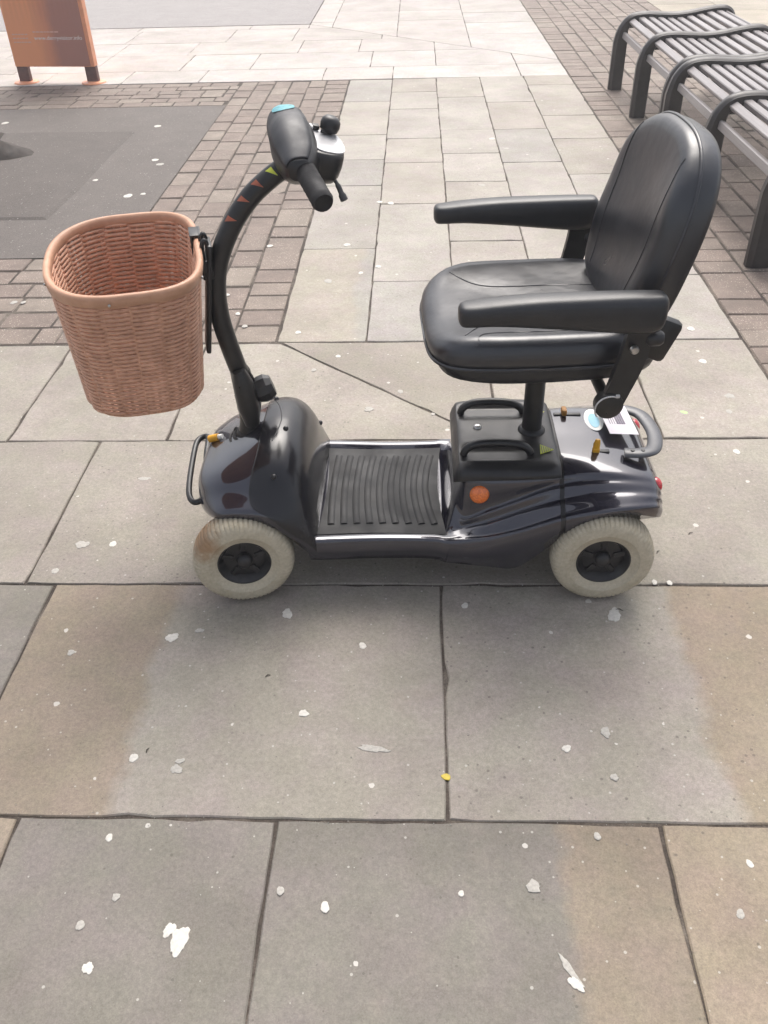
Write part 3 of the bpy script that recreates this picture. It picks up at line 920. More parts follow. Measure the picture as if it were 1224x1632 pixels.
# triangular warning label and small label
bm = bmesh.new(); z = .2905
tri = [(.268, -.108), (.272, -.060), (.300, -.082)]
def patch(bm, pts, z, t=.0012):
    b = [bm.verts.new((x, y, z)) for x, y in pts]; a = [bm.verts.new((x, y, z+t)) for x, y in pts]
    bm.faces.new(a); bm.faces.new(b[::-1])
    for i in range(len(pts)): bm.faces.new((b[i], b[(i+1) % len(pts)], a[(i+1) % len(pts)], a[i]))
patch(bm, [(.262, -.098), (.265, -.062), (.292, -.082)], .3035)
finish('warning_label', bm, 'greenlabel', bat, 0)
for k in range(5):
    bm = bmesh.new(); x = .266+k*.0045; h = .014-.0026*k
    patch(bm, [(x, -.081-h), (x+.0015, -.081-h), (x+.0015, -.081+h), (x, -.081+h)], .3048, .0003)
    finish('label_stripe', bm, 'ink', bat, 0)
bm = bmesh.new(); patch(bm, [(.268, .055), (.270, .088), (.290, .074)], .3035); finish('warning_label', bm, 'greenlabel', bat, 0)

# side reflector
def disc_lens(name, mat, loc, rot, r=.019, h=.009, parent=sc):
    bm = bmesh.new(); lathe(bm, [(0, h), (r*.35, h*.95), (r*.7, h*.72), (r*.92, h*.35), (r, 0), (r*.98, -.006)], 28, 'z')
    o = finish(name, bm, mat, parent, 50, loc, rot)
    return o
for s in (-1, 1):
    disc_lens('side_reflector', 'lens_orange', (.133, s*.1535, .238), (R(80) if s < 0 else R(-80), 0, 0), .021)
    disc_lens('tail_reflector', 'lens_red', (.512, s*.118, .238), (0, R(72), 0), .018, .012)

# rear handle loop
bm = bmesh.new()
path = catmull([(.446, -.070, .288), (.480, -.073, .289), (.508, -.060, .289), (.522, -.018, .289), (.523, .03, .289), (.511, .083, .289), (.482, .106, .289), (.446, .104, .289)], 6)
tube(bm, path, .0165, 16, squash=(.42, 1.0))
rh = finish('rear_handle', bm, 'greyhandle', sc, 60); rh['label'] = 'grey loop handle behind the seat'
for x, y in ((.462, -.073), (.484, -.073), (.462, .105)):
    bm = bmesh.new(); lathe(bm, [(0, .001), (.004, .001), (.0045, 0), (.0045, -.003)], 12); finish('bolt', bm, 'plastic', rh, 0, loc=(x, y, .2962))
# freewheel levers
bm = bmesh.new(); box(bm, (.398, -.061, .285), (.036, .010, .006), .002); finish('lever_slot', bm, 'plastic', sc)
bm = bmesh.new()
tube(bm, [(.386, -.064, .283), (.386, -.064, .308), (.387, -.064, .318)], [.0075, .0075, .005], 12, squash=(1, .6)); box(bm, (.386, -.064, .290), (.016, .010, .014), .003)
finish('freewheel_lever', bm, 'yellow', sc, 60)
bm = bmesh.new(); box(bm, (.345, .088, .2885), (.062, .010, .005), .002); finish('lever_slot', bm, 'plastic', sc)
bm = bmesh.new(); box(bm, (.337, .088, .297), (.012, .024, .016), .004); finish('freewheel_lever', bm, 'ochre', sc)
# stickers and tie-on paper label
bm = bmesh.new(); patch(bm, [(.402+.021*math.cos(a*.2618), .066+.046*math.sin(a*.2618)) for a in range(24)], .2862); st = finish('oval_sticker', bm, 'white', sc, 0)
bm = bmesh.new(); patch(bm, [(.402+.012*math.cos(a*.2618), .062+.030*math.sin(a*.2618)) for a in range(24)], .2875, .0006); finish('sticker_print', bm, 'blue', st, 0)
lab = empty('paper_tag', (.448, .038, .300), R(6), sc)
lab.rotation_euler = (R(3), R(6), R(6)); lab['label'] = 'white paper tag printed with grey bars'
bm = bmesh.new(); patch(bm, [(-.030, -.05), (.036, -.05), (.036, .062), (-.030, .062)], 0, .0006); finish('paper', bm, 'paper', lab, 0)
for k in range(7):
    bm = bmesh.new(); x = -.019+k*.0052; w = .0012 if k < 3 else .0046
    patch(bm, [(x, -.012), (x+w, -.012), (x+w, .05), (x, .05)], .0009, .0003); finish('printed_bar', bm, 'ink', lab, 0)

# --- seat -------------------------------------------------------------
bm = bmesh.new(); tube(bm, [(.253, 0, .27), (.253, 0, .54)], .0215, 24)
post = finish('seat_post', bm, 'metal', sc, 50)
bm = bmesh.new(); lathe(bm, [(.030, 0), (.030, .006), (.026, .012), (.0218, .014), (.0218, 0)], 28); finish('post_collar', bm, 'plastic', post, 40, loc=(.253, 0, .298))
bm = bmesh.new()
arc = [(.253+.0222*math.cos(a), .0222*math.sin(a)) for a in [R(-115+12*k) for k in range(6)]]
lo_ = [bm.verts.new((x, y, .455)) for x, y in arc]; hi_ = [bm.verts.new((x, y, .492)) for x, y in arc]
for i in range(5): bm.faces.new((lo_[i], lo_[i+1], hi_[i+1], hi_[i]))
finish('post_label', bm, 'silver', post, 80)

seat = empty('seat', (.25, 0, 0), R(3.8), sc); seat['label'] = 'black vinyl swivel seat cushion'
def pillow(bm, outline, layers, zfun=None, nin=9):
    """rings of the outline scaled about its centre; layers: (scale, z); the top is domed in by zfun(u,v,z)"""
    cu = sum(p[0] for p in outline)/len(outline); cv = sum(p[1] for p in outline)/len(outline)
    g = []
    for s, z in layers:
        g.append([(cu+(p[0]-cu)*s, cv+(p[1]-cv)*s, z) for p in outline])
    s0, z0 = layers[-1]
    for k in range(1, nin):
        s = s0*(1-k/nin); g.append([(cu+(p[0]-cu)*s, cv+(p[1]-cv)*s, z0) for p in outline])
    vv = []
    for ring in g:
        vv.append([bm.verts.new((x, y, zfun(x, y, z) if zfun else z)) for x, y, z in ring])
    grid_faces(bm, vv, True)
    c = bm.verts.new((cu, cv, zfun(cu, cv, z0) if zfun else z0))
    last = vv[-1]
    for i in range(len(last)): bm.faces.new((last[i], last[(i+1) % len(last)], c))
    bm.faces.new(vv[0][::-1])
    return vv
sout = [tuple(p) for p in resample(superellipse(-.236, .205, -.206, .206, 4.2, 4.2, 120), 96)]
def seat_z(x, y, z):
    if z < .578: return z - (.010*((max(0, -x-.12)/.12)**2))
    f = (z-.565)/.045
    side = (min(1, abs(y)/.18))**2.4
    dish = -.016*(1-side) - .018*max(0, (-x-.13)/.11)**2 + .004*math.sin(x*22+y*9)*math.sin(y*30)*(1-side)*.5
    return z + f*(dish+.004)
bm = bmesh.new()
pillow(bm, sout, [(.955, .560), (1.0, .566), (1.006, .577), (.998, .590), (.975, .602), (.94, .610), (.90, .615)], seat_z, 12)
cu_ = finish('cushion', bm, 'vinyl', seat, 70)
bm = bmesh.new(); tube(bm, [(x*1.006, y*1.006, seat_z(x, y, .565)) for x, y in sout], .0032, 6, closed=True); finish('piping', bm, 'vinyl', seat, 60)
# stitched seams of the cushion
from mathutils.bvhtree import BVHTree
def surf_z(ob, x, y):
    """height of a mesh's upper surface"""
    t = BVHS.get(ob.name)
    if t is None:
        t = BVHS[ob.name] = BVHTree.FromPolygons([v.co for v in ob.data.vertices], [p.vertices for p in ob.data.polygons])
    h = t.ray_cast(Vector((x, y, 5)), Vector((0, 0, -1)))
    return h[0].z if h[0] is not None else 0
BVHS = {}
for pts in ([(-.170, .150), (-.135, .105), (-.09, .085), (.0, .078), (.12, .075)], [(-.170, -.150), (-.135, -.105), (-.09, -.085), (.0, -.078), (.12, -.075)], [(-.150, -.188), (-.145, -.165), (-.12, -.150), (-.02, -.147), (.15, -.145)]):
    bm = bmesh.new(); pp = catmull([(x, y, 0) for x, y in pts], 8)
    tube(bm, [(p.x, p.y, surf_z(cu_, p.x, p.y)+.0001) for p in pp], .0013, 6); finish('seam', bm, 'vinyl', cu_, 60)
bm = bmesh.new()
pan = [tuple(p) for p in resample(superellipse(-.225, .215, -.198, .198, 4.0, 4.2, 90), 80)]
pillow(bm, pan, [(.80, .520), (.92, .523), (.97, .530), (.99, .545), (.985, .562), (.95, .566)], lambda x, y, z: z-.010*max(0, (-x-.12)/.12)**2+.006*max(0, x/.2), 4)
finish('seat_pan', bm, 'plastic', seat, 60)
bm = bmesh.new(); box(bm, (0, 0, .508), (.20, .16, .03), .006); finish('swivel_plate', bm, 'metal', seat)

# --- backrest ---------------------------------------------------------
bk = empty('backrest', (.174, 0, .572), 0, seat); bk.rotation_euler = (0, R(-73), 0)   # local x runs up the back, local z faces forward
bk.rotation_euler = (0, R(-90+14.5), 0)
bk['label'] = 'padded black vinyl backrest with rounded top'
# local: x up the back (0..0.385), y lateral, z towards the rider (negative: see scale below)
bo = []
for k in range(140):
    t = 2*math.pi*k/140; c, s = math.cos(t), math.sin(t)
    e = 2.7 if c > 0 else 3.6
    x = .178+.188*math.copysign(abs(c)**(2/e), c); wdt = .192 if c > 0 else .192-.018*abs(c)
    bo.append((x, wdt*math.copysign(abs(s)**(2/e), s)))
bo = [tuple(p) for p in resample(bo, 96)]
def back_z(x, y, z):
    if z < .05: return z
    f = (z-.05)/.028
    side = min(1, abs(y)/.15)**2.2; topf = max(0, (x-.20)/.17)
    return z + f*(-.014*(1-side)*(1-.5*topf) - .012*max(0, (x-.26)/.12)**2 - .010*max(0, (.05-x)/.05) + .0015*math.sin(x*40+y*13))
bm = bmesh.new()
pillow(bm, bo, [(.93, .0), (.985, .004), (1.0, .014), (1.004, .030), (1.0, .044), (.985, .058), (.955, .069), (.91, .076), (.86, .078)], back_z, 12)
bb = finish('back_cushion', bm, 'vinyl', bk, 70)
bm = bmesh.new(); tube(bm, [(.178+(x-.178)*1.004, y*1.004, .043) for x, y in bo], .0032, 6, closed=True); finish('piping', bm, 'vinyl', bk, 60)
for s in (-1, 1):
    bm = bmesh.new(); pp = catmull([(.328, s*.122, 0), (.305, s*.128, 0), (.25, s*.132, 0), (.13, s*.124, 0), (.05, s*.112, 0)], 8)
    tube(bm, [(p.x, p.y, surf_z(bb, p.x, p.y)+.0001) for p in pp], .0013, 6); finish('seam', bm, 'vinyl', bb, 60)
# hinge and hoop behind the back
bm = bmesh.new()
for s in (-1, 1):
    tube(bm, catmull([(.09, s*.155, .545), (.15, s*.165, .550), (.165, s*.165, .60), (.185, s*.16, .68)], 6), .011, 8, squash=(1.3, .5))
box(bm, (.155, 0, .56), (.03, .32, .035), .008)
box(bm, (.19, -.17, .600), (.05, .03, .085), .012, Matrix.Rotation(R(22), 3, 'Y').to_euler())
finish('back_hinge', bm, 'metal', seat)

# --- armrests ---------------------------------------------------------
for s in (-1, 1):
    ar = empty('armrest', (0, s*.253, 0), 0, seat); ar['label'] = 'long moulded black armrest'
    keys = [(-.196, .702, .012, .012), (-.190, .702, .021, .019), (-.172, .703, .026, .0205), (-.13, .705, .028, .0225), (-.06, .704, .029, .0275), (.02, .700, .029, .0325), (.09, .696, .028, .0365), (.130, .695, .027, .0365), (.150, .697, .024, .033), (.158, .699, .014, .022)]
    bm = bmesh.new(); g = []
    dense = catmull([(k[0], k[1], 0) for k in keys], 4); dw = catmull([(k[2], k[3], 0) for k in keys], 4)
    for p, w in zip(dense, dw):
        ring = []
        for k in range(20):
            t = 2*math.pi*k/20; c, q = math.cos(t), math.sin(t)
            ring.append(bm.verts.new((p.x, w.x*math.copysign(abs(c)**.62, c), p.y+w.y*math.copysign(abs(q)**.62, q)*(.9 if q > 0 else 1))))
        g.append(ring)
    grid_faces(bm, g, True); bm.faces.new(g[0]); bm.faces.new(g[-1])
    finish('arm_pad', bm, 'arm', ar, 75)
    bm = bmesh.new(); q = -s*.006
    # flat steel bracket dropping from the pad to the pivot below the seat
    pp = [(.125, .690), (.122, .640), (.112, .585), (.098, .535), (.088, .512)]
    n = [.022, .024, .024, .022, .024]
    pl = catmull([(x, z, w) for (x, z), w in zip(pp, n)], 5)
    A = []; B = []
    for p in pl:
        A.append([bm.verts.new((p.x-p.z, q-.007, p.y)), bm.verts.new((p.x-p.z, q+.007, p.y))]); B.append([bm.verts.new((p.x+p.z, q-.007, p.y)), bm.verts.new((p.x+p.z, q+.007, p.y))])
    for i in range(len(pl)-1):
        bm.faces.new((A[i][0], A[i+1][0], B[i+1][0], B[i][0])); bm.faces.new((A[i][1], B[i][1], B[i+1][1], A[i+1][1]))
        bm.faces.new((A[i][0], A[i][1], A[i+1][1], A[i+1][0])); bm.faces.new((B[i][0], B[i+1][0], B[i+1][1], B[i][1]))
    bm.faces.new((A[0][0], B[0][0], B[0][1], A[0][1])); bm.faces.new((A[-1][0], A[-1][1], B[-1][1], B[-1][0]))
    lathe(bm, [(0, -.012), (.020, -.012), (.026, -.009), (.027, 0), (.026, .010), (0, .010)], 28, 'y', (.086, q, .510))
    finish('arm_bracket', bm, 'metal', ar, 35)
    bm = bmesh.new(); lathe(bm, [(0, -.005), (.006, -.0045), (.0075, -.002), (.008, .004), (0, .004)], 16, 'y', (.112, s*.013, .628)); finish('bracket_bolt', bm, 'chrome', ar, 40); bm = bmesh.new()
    lathe(bm, [(0, -.004), (.003, -.004), (.004, -.002), (.004, .004), (0, .004)], 12, 'y', (.118, s*.010, .668)); finish('bracket_bolt', bm, 'chrome', ar, 40)
    bm = bmesh.new(); lathe(bm, [(0, -.016), (.010, -.015), (.014, -.009), (.014, .009), (.010, .015), (0, .016)], 16, 'x', (.150, q, .640))
    finish('arm_knob', bm, 'plastic', ar, 50)
    # cross tube carrying the arm under the seat
    bm = bmesh.new(); tube(bm, [(.086, -s*.005, .510), (.086, -s*.245, .512)], .011, 12); finish('cross_tube', bm, 'metal', ar, 50)
    if s < 0:
        bm = bmesh.new(); tube(bm, [(.082+.027*math.cos(R(a)), -.019, .515+.025*math.sin(R(a))) for a in range(70, 230, 10)], .0016, 6)
        box(bm, (.093, -.020, .541), (.007, .005, .006), .001); finish('cable_tie', bm, 'silver', ar, 50)

# --- steering column ----------------------------------------------------
tl = empty('steering_column', (-.372, 0, 0), STEER, sc); tl['label'] = 'curved black tube steering column'
col_pts = catmull([(.010, 0, .377), (-.003, 0, .441), (-.019, 0, .517), (-.029, 0, .589), (-.026, 0, .655), (-.012, 0, .706), (.018, 0, .763), (.058, 0, .812), (.100, 0, .845), (.140, 0, .868)], 6)
bm = bmesh.new(); tube(bm, col_pts, .0195, 20); finish('column_tube', bm, 'metal', tl, 60)
# hinge bracket and boot
bm = bmesh.new()
tube(bm, [(-.004, 0, .292), (.002, 0, .33), (.006, 0, .37), (.003, 0, .40)], [.024, .022, .026, .027], 14)
for s in (-1, 1):
    tube(bm, [(.006, s*.026, .335), (.002, s*.027, .38), (-.003, s*.026, .44), (-.008, s*.024, .468)], [.016, .024, .022, .014], 10, squash=(.28, 1) if False else None)
finish('hinge_bracket', bm, 'metal', tl, 45)
bm = bmesh.new(); lathe(bm, [(.052, .276), (.050, .290), (.046, .292), (.042, .286), (.040, .297), (.036, .300), (.033, .294), (.030, .306), (.024, .31), (0, .31)], 28, 'z'); finish('rubber_boot', bm, 'rubber', tl, 30)
bm = bmesh.new()
lathe(bm, [(0, -.030), (.010, -.030), (.026, -.018), (.030, -.006), (.030, .008), (.022, .020), (0, .022)], 10, 'x', (0, 0, 0))
kn = finish('clamp_knob', bm, 'plastic', tl, 30, loc=(.042, -.004, .408), rot=(0, R(-18), 0))
bm = bmesh.new(); tube(bm, catmull([(-.004, -.004, .470), (.006, -.004, .462), (.016, -.004, .446), (.021, -.004, .430), (.018, -.004, .418)], 5), .0032, 8); finish('catch_wire', bm, 'metal', tl)
for (a, y, z) in ((.022, -.050, .303), (.034, .028, .312), (.040, -.030, .306), (-.036, -.030, .286), (-.028, .03, .292)):
    bm = bmesh.new(); tube(bm, catmull([(a*.6, y*.6, z), (a, y, z+.006), (a*1.2, y*1.15, z-.004), (a*1.05, y*1.3, z-.016)], 5), .0034, 8); finish('cable', bm, 'plastic', tl)
# arrow stickers along the tube
def on_tube(i, ang):
    p = col_pts[i]; t = (col_pts[i+1]-col_pts[i-1]).normalized(); side = Vector((0, -1, 0)); nrm = t.cross(side).normalized()
    return p, t, nrm, side
for i, m in ((37, 'orangesticker'), (41, 'orangesticker'), (45, 'orangesticker'), (49, 'greenlabel')):
    p, t, nrm, side = on_tube(i, 0); bm = bmesh.new()
    rows_ = []
    for k in range(6):
        a = R(-62+12*k); hw = .0068*(1-k/5.2)
        q = p+(side*math.cos(a)+nrm*math.sin(a))*.0200+t*(.0016*k)
        rows_.append([bm.verts.new(q-t*hw), bm.verts.new(q+t*hw)])
    grid_faces(bm, rows_)
    st = finish('arrow_sticker', bm, m, tl, 80)
# basket bracket on the column
bm = bmesh.new()
box(bm, (-.046, 0, .628), (.010, .060, .225), .004, Matrix.Rotation(R(-8.5)*-1, 3, 'Y').to_euler())
for s in (-1, 1): tube(bm, catmull([(-.032, s*.018, .700), (-.033, s*.018, .735), (-.038, s*.018, .748), (-.044, s*.018, .735), (-.044, s*.018, .700)], 5), .0045, 8)
box(bm, (-.040, 0, .690), (.022, .05, .04), .004)
finish('basket_bracket', bm, 'metal', tl, 40)

# control head
hd = empty('control_head', (.150, 0, .897), 0, tl); hd.rotation_euler = (R(7), 0, 0); hd.scale = (.91, .91, .91); hd['label'] = 'grey control head with silver panel, switches and foam grips'
keysH = [(-.118, .022, .020, -.006, .000), (-.105, .030, .028, -.004, -.002), (-.08, .038, .040, 0, -.004), (-.04, .044, .050, 0, -.002), (0, .046, .055, 0, 0), (.04, .044, .053, 0, .001), (.08, .040, .048, 0, .002), (.105, .032, .036, -.002, .004), (.116, .018, .020, -.002, .006)]
kd = catmull([(k[0], k[1], k[2]) for k in keysH], 5); ko = catmull([(k[3], k[4], 0) for k in keysH], 5)
bm = bmesh.new(); g = []
for a, b in zip(kd, ko):
    ring = []
    for k in range(24):
        t = 2*math.pi*k/24; c, q = math.cos(t), math.sin(t)
        ring.append(bm.verts.new((b.x+a.y*math.copysign(abs(c)**.8, c), a.x, b.y+a.z*math.copysign(abs(q)**.8, q))))
    g.append(ring)
grid_faces(bm, g, True); bm.faces.new(g[0]); bm.faces.new(g[-1])
finish('head_shell', bm, 'plastic', hd, 75)
# grey top strip lying over the shell
bm = bmesh.new(); g = []
for a, b in zip(kd[2:-2], ko[2:-2]):
    ring = []
    for k in range(9):
        t = R(168-14*k); c, q = math.cos(t), math.sin(t)
        ring.append(bm.verts.new((b.x+(a.y+.003)*math.copysign(abs(c)**.8, c), a.x, b.y+(a.z+.003)*math.copysign(abs(q)**.8, q))))
    g.append(ring)
grid_faces(bm, g)
ts = finish('top_strip', bm, 'greyplastic', hd, 75)
ms = ts.modifiers.new('t', 'SOLIDIFY'); ms.thickness = .003; ms.offset = -1
bm = bmesh.new(); g = []
for i in range(9):
    ring = []; v = .070+.024*(i/4-1); hw_ = math.sqrt(max(.02, 1-(i/4-1)**2))
    idx = min(range(len(kd)), key=lambda q: abs(kd[q].x-v)); a, b = kd[idx], ko[idx]
    for k in range(7):
        t = R(100-27*hw_*(k/3-1)); c, q = math.cos(t), math.sin(t)
        ring.append(bm.verts.new((b.x+(a.y+.0042)*math.copysign(abs(c)**.8, c), v, b.y+(a.z+.0042)*math.copysign(abs(q)**.8, q))))
    g.append(ring)
grid_faces(bm, g)
finish('round_sticker', bm, 'turq', hd, 80)
# console towards the rider
con = empty('console', (.052, -.008, -.012), 0, hd); con.rotation_euler = (0, R(14), 0)
bm = bmesh.new()
co = [tuple(p) for p in resample(superellipse(-.042, .044, -.074, .074, 3.2, 2.9, 80), 64)]
pillow(bm, co, [(.55, -.045), (.80, -.040), (.94, -.026), (1.0, -.006), (.995, .012), (.95, .021), (.90, .023)], None, 3)
finish('console_body', bm, 'plastic', con, 70)
bm = bmesh.new()
cp = [(p[0]*.80+.008, p[1]*.80-.004) for p in co]
patch(bm, cp, .0225, .003); finish('console_panel', bm, 'silver', con, 0)
for nm, mt, x, y, sx, sy, h in (('switch', 'white', -.020, .046, .014, .020, .010), ('switch', 'greenlabel', -.026, .010, .010, .020, .008), ('switch', 'chrome', -.034, .034, .008, .016, .006), ('switch', 'plastic', -.006, .052, .016, .016, .010), ('switch', 'chrome', -.032, -.026, .006, .024, .005)):
    bm = bmesh.new(); box(bm, (x, y, .026+h/2), (sx, sy, h), .003); finish(nm, bm, mt, con)
bm = bmesh.new(); lathe(bm, [(0, .034), (.006, .0345), (.014, .032), (.0195, .026), (.021, .016), (.019, .006), (.010, .002), (.009, 0), (0, 0)], 28)
kb = finish('speed_dial', bm, 'plastic', con, 60, loc=(.020, .045, .0255), rot=(0, R(8), 0))
bm = bmesh.new(); box(bm, (-.012, -.014, .004), (.014, .006, .008), .002); finish('dial_pointer', bm, 'plastic', kb)
for s in (-1, 1):
    gd = Vector((.018, s*.115, -.022)).normalized(); g0 = Vector((.004, s*.098, -.004))
    bm = bmesh.new(); n = 14; pts = [g0+gd*(.118*k/n) for k in range(n+1)]
    rr = [.0208+.0008*(k % 2) for k in range(n-1)]+[.0220, .0185]
    tube(bm, pts, rr, 20); finish('grip', bm, 'grip', hd, 50)
    bm = bmesh.new(); tube(bm, catmull([(.070, s*.052, -.048), (.078, s*.062, -.062), (.084, s*.072, -.078), (.088, s*.078, -.088)], 4), [.005]*4+[.007]*4+[.010]*3+[.011, .006], 10, squash=(.5, 1)); finish('throttle_lever', bm, 'plastic', hd, 60)

# ------------------------------------------------------------------ wicker basket hung on the column
wb = empty('wicker_basket', (-.372, YC, 0), STEER)
tag(wb, 'pinkish brown woven wicker basket hung in front of the steering column', 'basket')
ZT, ZB = .732, .473
topo = superellipse(-.330, -.052, -.204, .216, 2.5, 3.6, 200)
boto = superellipse(-.314, -.086, -.160, .170, 2.7, 3.6, 200)
NS = 74; NP = NS*4
TO, BO = resample(topo, NP), resample(boto, NP)
def bpt(k, t):
    k %= NP; s = t**.85
    return TO[k].lerp(BO[k], s), ZT+(ZB-ZT)*t
def bnorm(k, t):
    a, _ = bpt(k+1, t); b, _ = bpt(k-1, t); d = (a-b).normalized(); return Vector((d.y, -d.x))
bm = bmesh.new(); NR = 56
for r in range(NR):
    t = .055+.93*r/(NR-1)
    pts = []
    for k in range(NP):
        p, z = bpt(k, t); n = bnorm(k, t)
        o = .0034*math.tanh(2.2*math.cos(2*math.pi*k*11/NP+.10*math.sin(r*.9))) * (1 if r % 2 else -1) + random.gauss(0, .0002)
        q = p+n*o; pts.append((q.x, q.y, z+random.gauss(0, .00015)))
    tube(bm, pts, .0035, 6, closed=True, squash=(1.0, .75))
o = finish('weave', bm, 'wicker', wb, 180); o['kind'] = 'stuff'
bm = bmesh.new()
for s in range(0, NS, 1):
    k = s*4+2
    pts = []
    for i in range(12):
        t = .02+.975*i/11; p, z = bpt(k, t); pts.append((p.x, p.y, z))
    tube(bm, pts, .0034, 5)
o = finish('stakes', bm, 'wicker', wb, 180); o['kind'] = 'stuff'
bm = bmesh.new()
base = [bm.verts.new((BO[k].x, BO[k].y, ZB+.004)) for k in range(0, NP, 4)]; bm.faces.new(base)
low = [bm.verts.new((BO[k].x, BO[k].y, ZB-.002)) for k in range(0, NP, 4)]; bm.faces.new(low[::-1])
for i in range(len(base)): bm.faces.new((low[i], low[(i+1) % len(base)], base[(i+1) % len(base)], base[i]))
finish('basket_floor', bm, 'wicker', wb, 0)
# flat rim band: outer lip, rounded top, inner lip
bm = bmesh.new(); rings = []
for k in range(0, NP, 2):
    p, z = bpt(k, 0.0); n = bnorm(k, 0.0); pb, _ = bpt(k, .07)
    sec = [(.0055, -.018), (.0074, -.016), (.0080, -.003), (.0064, .0030), (.002, .0050), (-.0034, .0038), (-.0056, -.002), (-.0054, -.012), (-.004, -.014), (.003, -.015)]
    rings.append([bm.verts.new((p.x+n.x*a+(pb.x-p.x)*(-b/.022 if b < 0 else 0), p.y+n.y*a+(pb.y-p.y)*(-b/.022 if b < 0 else 0), ZT+b)) for a, b in sec])
rings.append(rings[0]); grid_faces(bm, rings, True)
finish('rim', bm, 'wicker_rim', wb, 60)
# hook plate over the rim on the column side
bm = bmesh.new(); box(bm, (-.0445, .055, ZT-.012), (.006, .052, .046), .002); box(bm, (-.053, .055, ZT+.0085), (.022, .052, .004), .001); box(bm, (-.0615, .055, ZT-.012), (.004, .052, .04), .001)
finish('hook_plate', bm, 'metal', wb)
bm = bmesh.new(); box(bm, (-.0605+.018, .055, ZT-.006), (.003, .03, .024), .001); finish('hook_clip', bm, 'chrome', wb)
for k in (18, 60, 110, 170, 214, 262):
    p, z = bpt(k, 0.02); n = bnorm(k, 0); bm = bmesh.new(); bmesh.ops.create_uvsphere(bm, u_segments=8, v_segments=6, radius=.0028)
    finish('rivet', bm, 'chrome', wb, 60, loc=(p.x+n.x*.009, p.y+n.y*.009, ZT-.011))

# ------------------------------------------------------------------ benches
frame_prof = [(1.320, 0), (1.320, .10), (1.320, .22), (1.321, .30), (1.330, .355), (1.355, .395), (1.395, .418), (1.46, .425), (1.55, .421), (1.64, .418), (1.74, .426), (1.84, .443), (1.92, .452), (1.967, .446), (1.994, .420), (2.004, .37), (2.007, .30), (2.007, .15), (2.007, 0)]
def bench(ys, label):
    y0 = ys[0]; root = empty('slatted_bench', (1.65, (ys[0]+ys[-1])/2, 0)); oy = (ys[0]+ys[-1])/2
    tag(root, label, 'bench', 'backless slatted benches')
    pts = catmull([(x-1.65, 0, z) for x, z in frame_prof], 4)
    for yy in ys:
        bm = bmesh.new(); n = len(pts); rings = []
        for i, p in enumerate(pts):
            t = (pts[min(i+1, n-1)]-pts[max(i-1, 0)]).normalized(); nr = Vector((-t.z, 0, t.x))
            leg = p.z < .30; hw = .043 if p.z < .28 else (.043-(.043-.027)*min(1, (p.z-.28)/.10)); hd_ = .030
            sec = [(-hw, -hd_*.8), (-hw*.8, -hd_), (hw*.55, -hd_), (hw*.7, -hd_*.75), (hw, -hd_*.45), (hw, hd_*.45), (hw*.7, hd_*.75), (hw*.55, hd_), (-hw*.8, hd_), (-hw, hd_*.8)]
            rings.append([bm.verts.new((p.x+nr.x*a, b, p.z+nr.z*a)) for a, b in sec])
        grid_faces(bm, rings, True); bm.faces.new(rings[0]); bm.faces.new(rings[-1])
        finish('end_frame', bm, 'bench_frame', root, 45, loc=(0, yy-oy, 0))
    L = ys[-1]-ys[0]-.02
    # slats lie just below the frame's top edge, following its wave
    stations = []
    sx = [1.372+.0602*q for q in range(11)]
    for x in sx:
        i = min(range(len(pts)), key=lambda k: abs(pts[k].x+1.65-x) if pts[k].z > .38 else 9)
        t = (pts[min(i+1, len(pts)-1)]-pts[i-1]).normalized(); nr = Vector((-t.z, 0, t.x))
        if nr.z < 0: nr = -nr
        stations.append((Vector((x-1.65, 0, pts[i].z))-nr*.012, math.atan2(t.z, t.x)))
    stations.append((Vector((1.338-1.65, 0, .322)), R(82)))
    stations.append((Vector((1.992-1.65, 0, .322)), R(-82)))
    me = None
    for p, a in stations:
        if me is None:
            bm = bmesh.new(); box(bm, (0, 0, 0), (.037, L, .024), .004, seg=1)
            bmesh.ops.recalc_face_normals(bm, faces=bm.faces); me = bpy.data.meshes.new('slat'); bm.to_mesh(me); bm.free()
        mobj('slat', me, 'slat', root, (p.x, 0, p.z), (0, -a, 0))
    # cross rail under the slats at every frame
    for yy in ys:
        bm = bmesh.new(); box(bm, (0, 0, .375), (.60, .03, .03), .004); finish('cross_rail', bm, 'bench_frame', root, 0, loc=(0, yy-oy, 0))
bench([4.93, 5.61, 6.35], 'dark slatted backless bench farther along the brick strip')
bench([3.30, 4.12, 4.865], 'dark slatted backless bench beside the scooter seat')

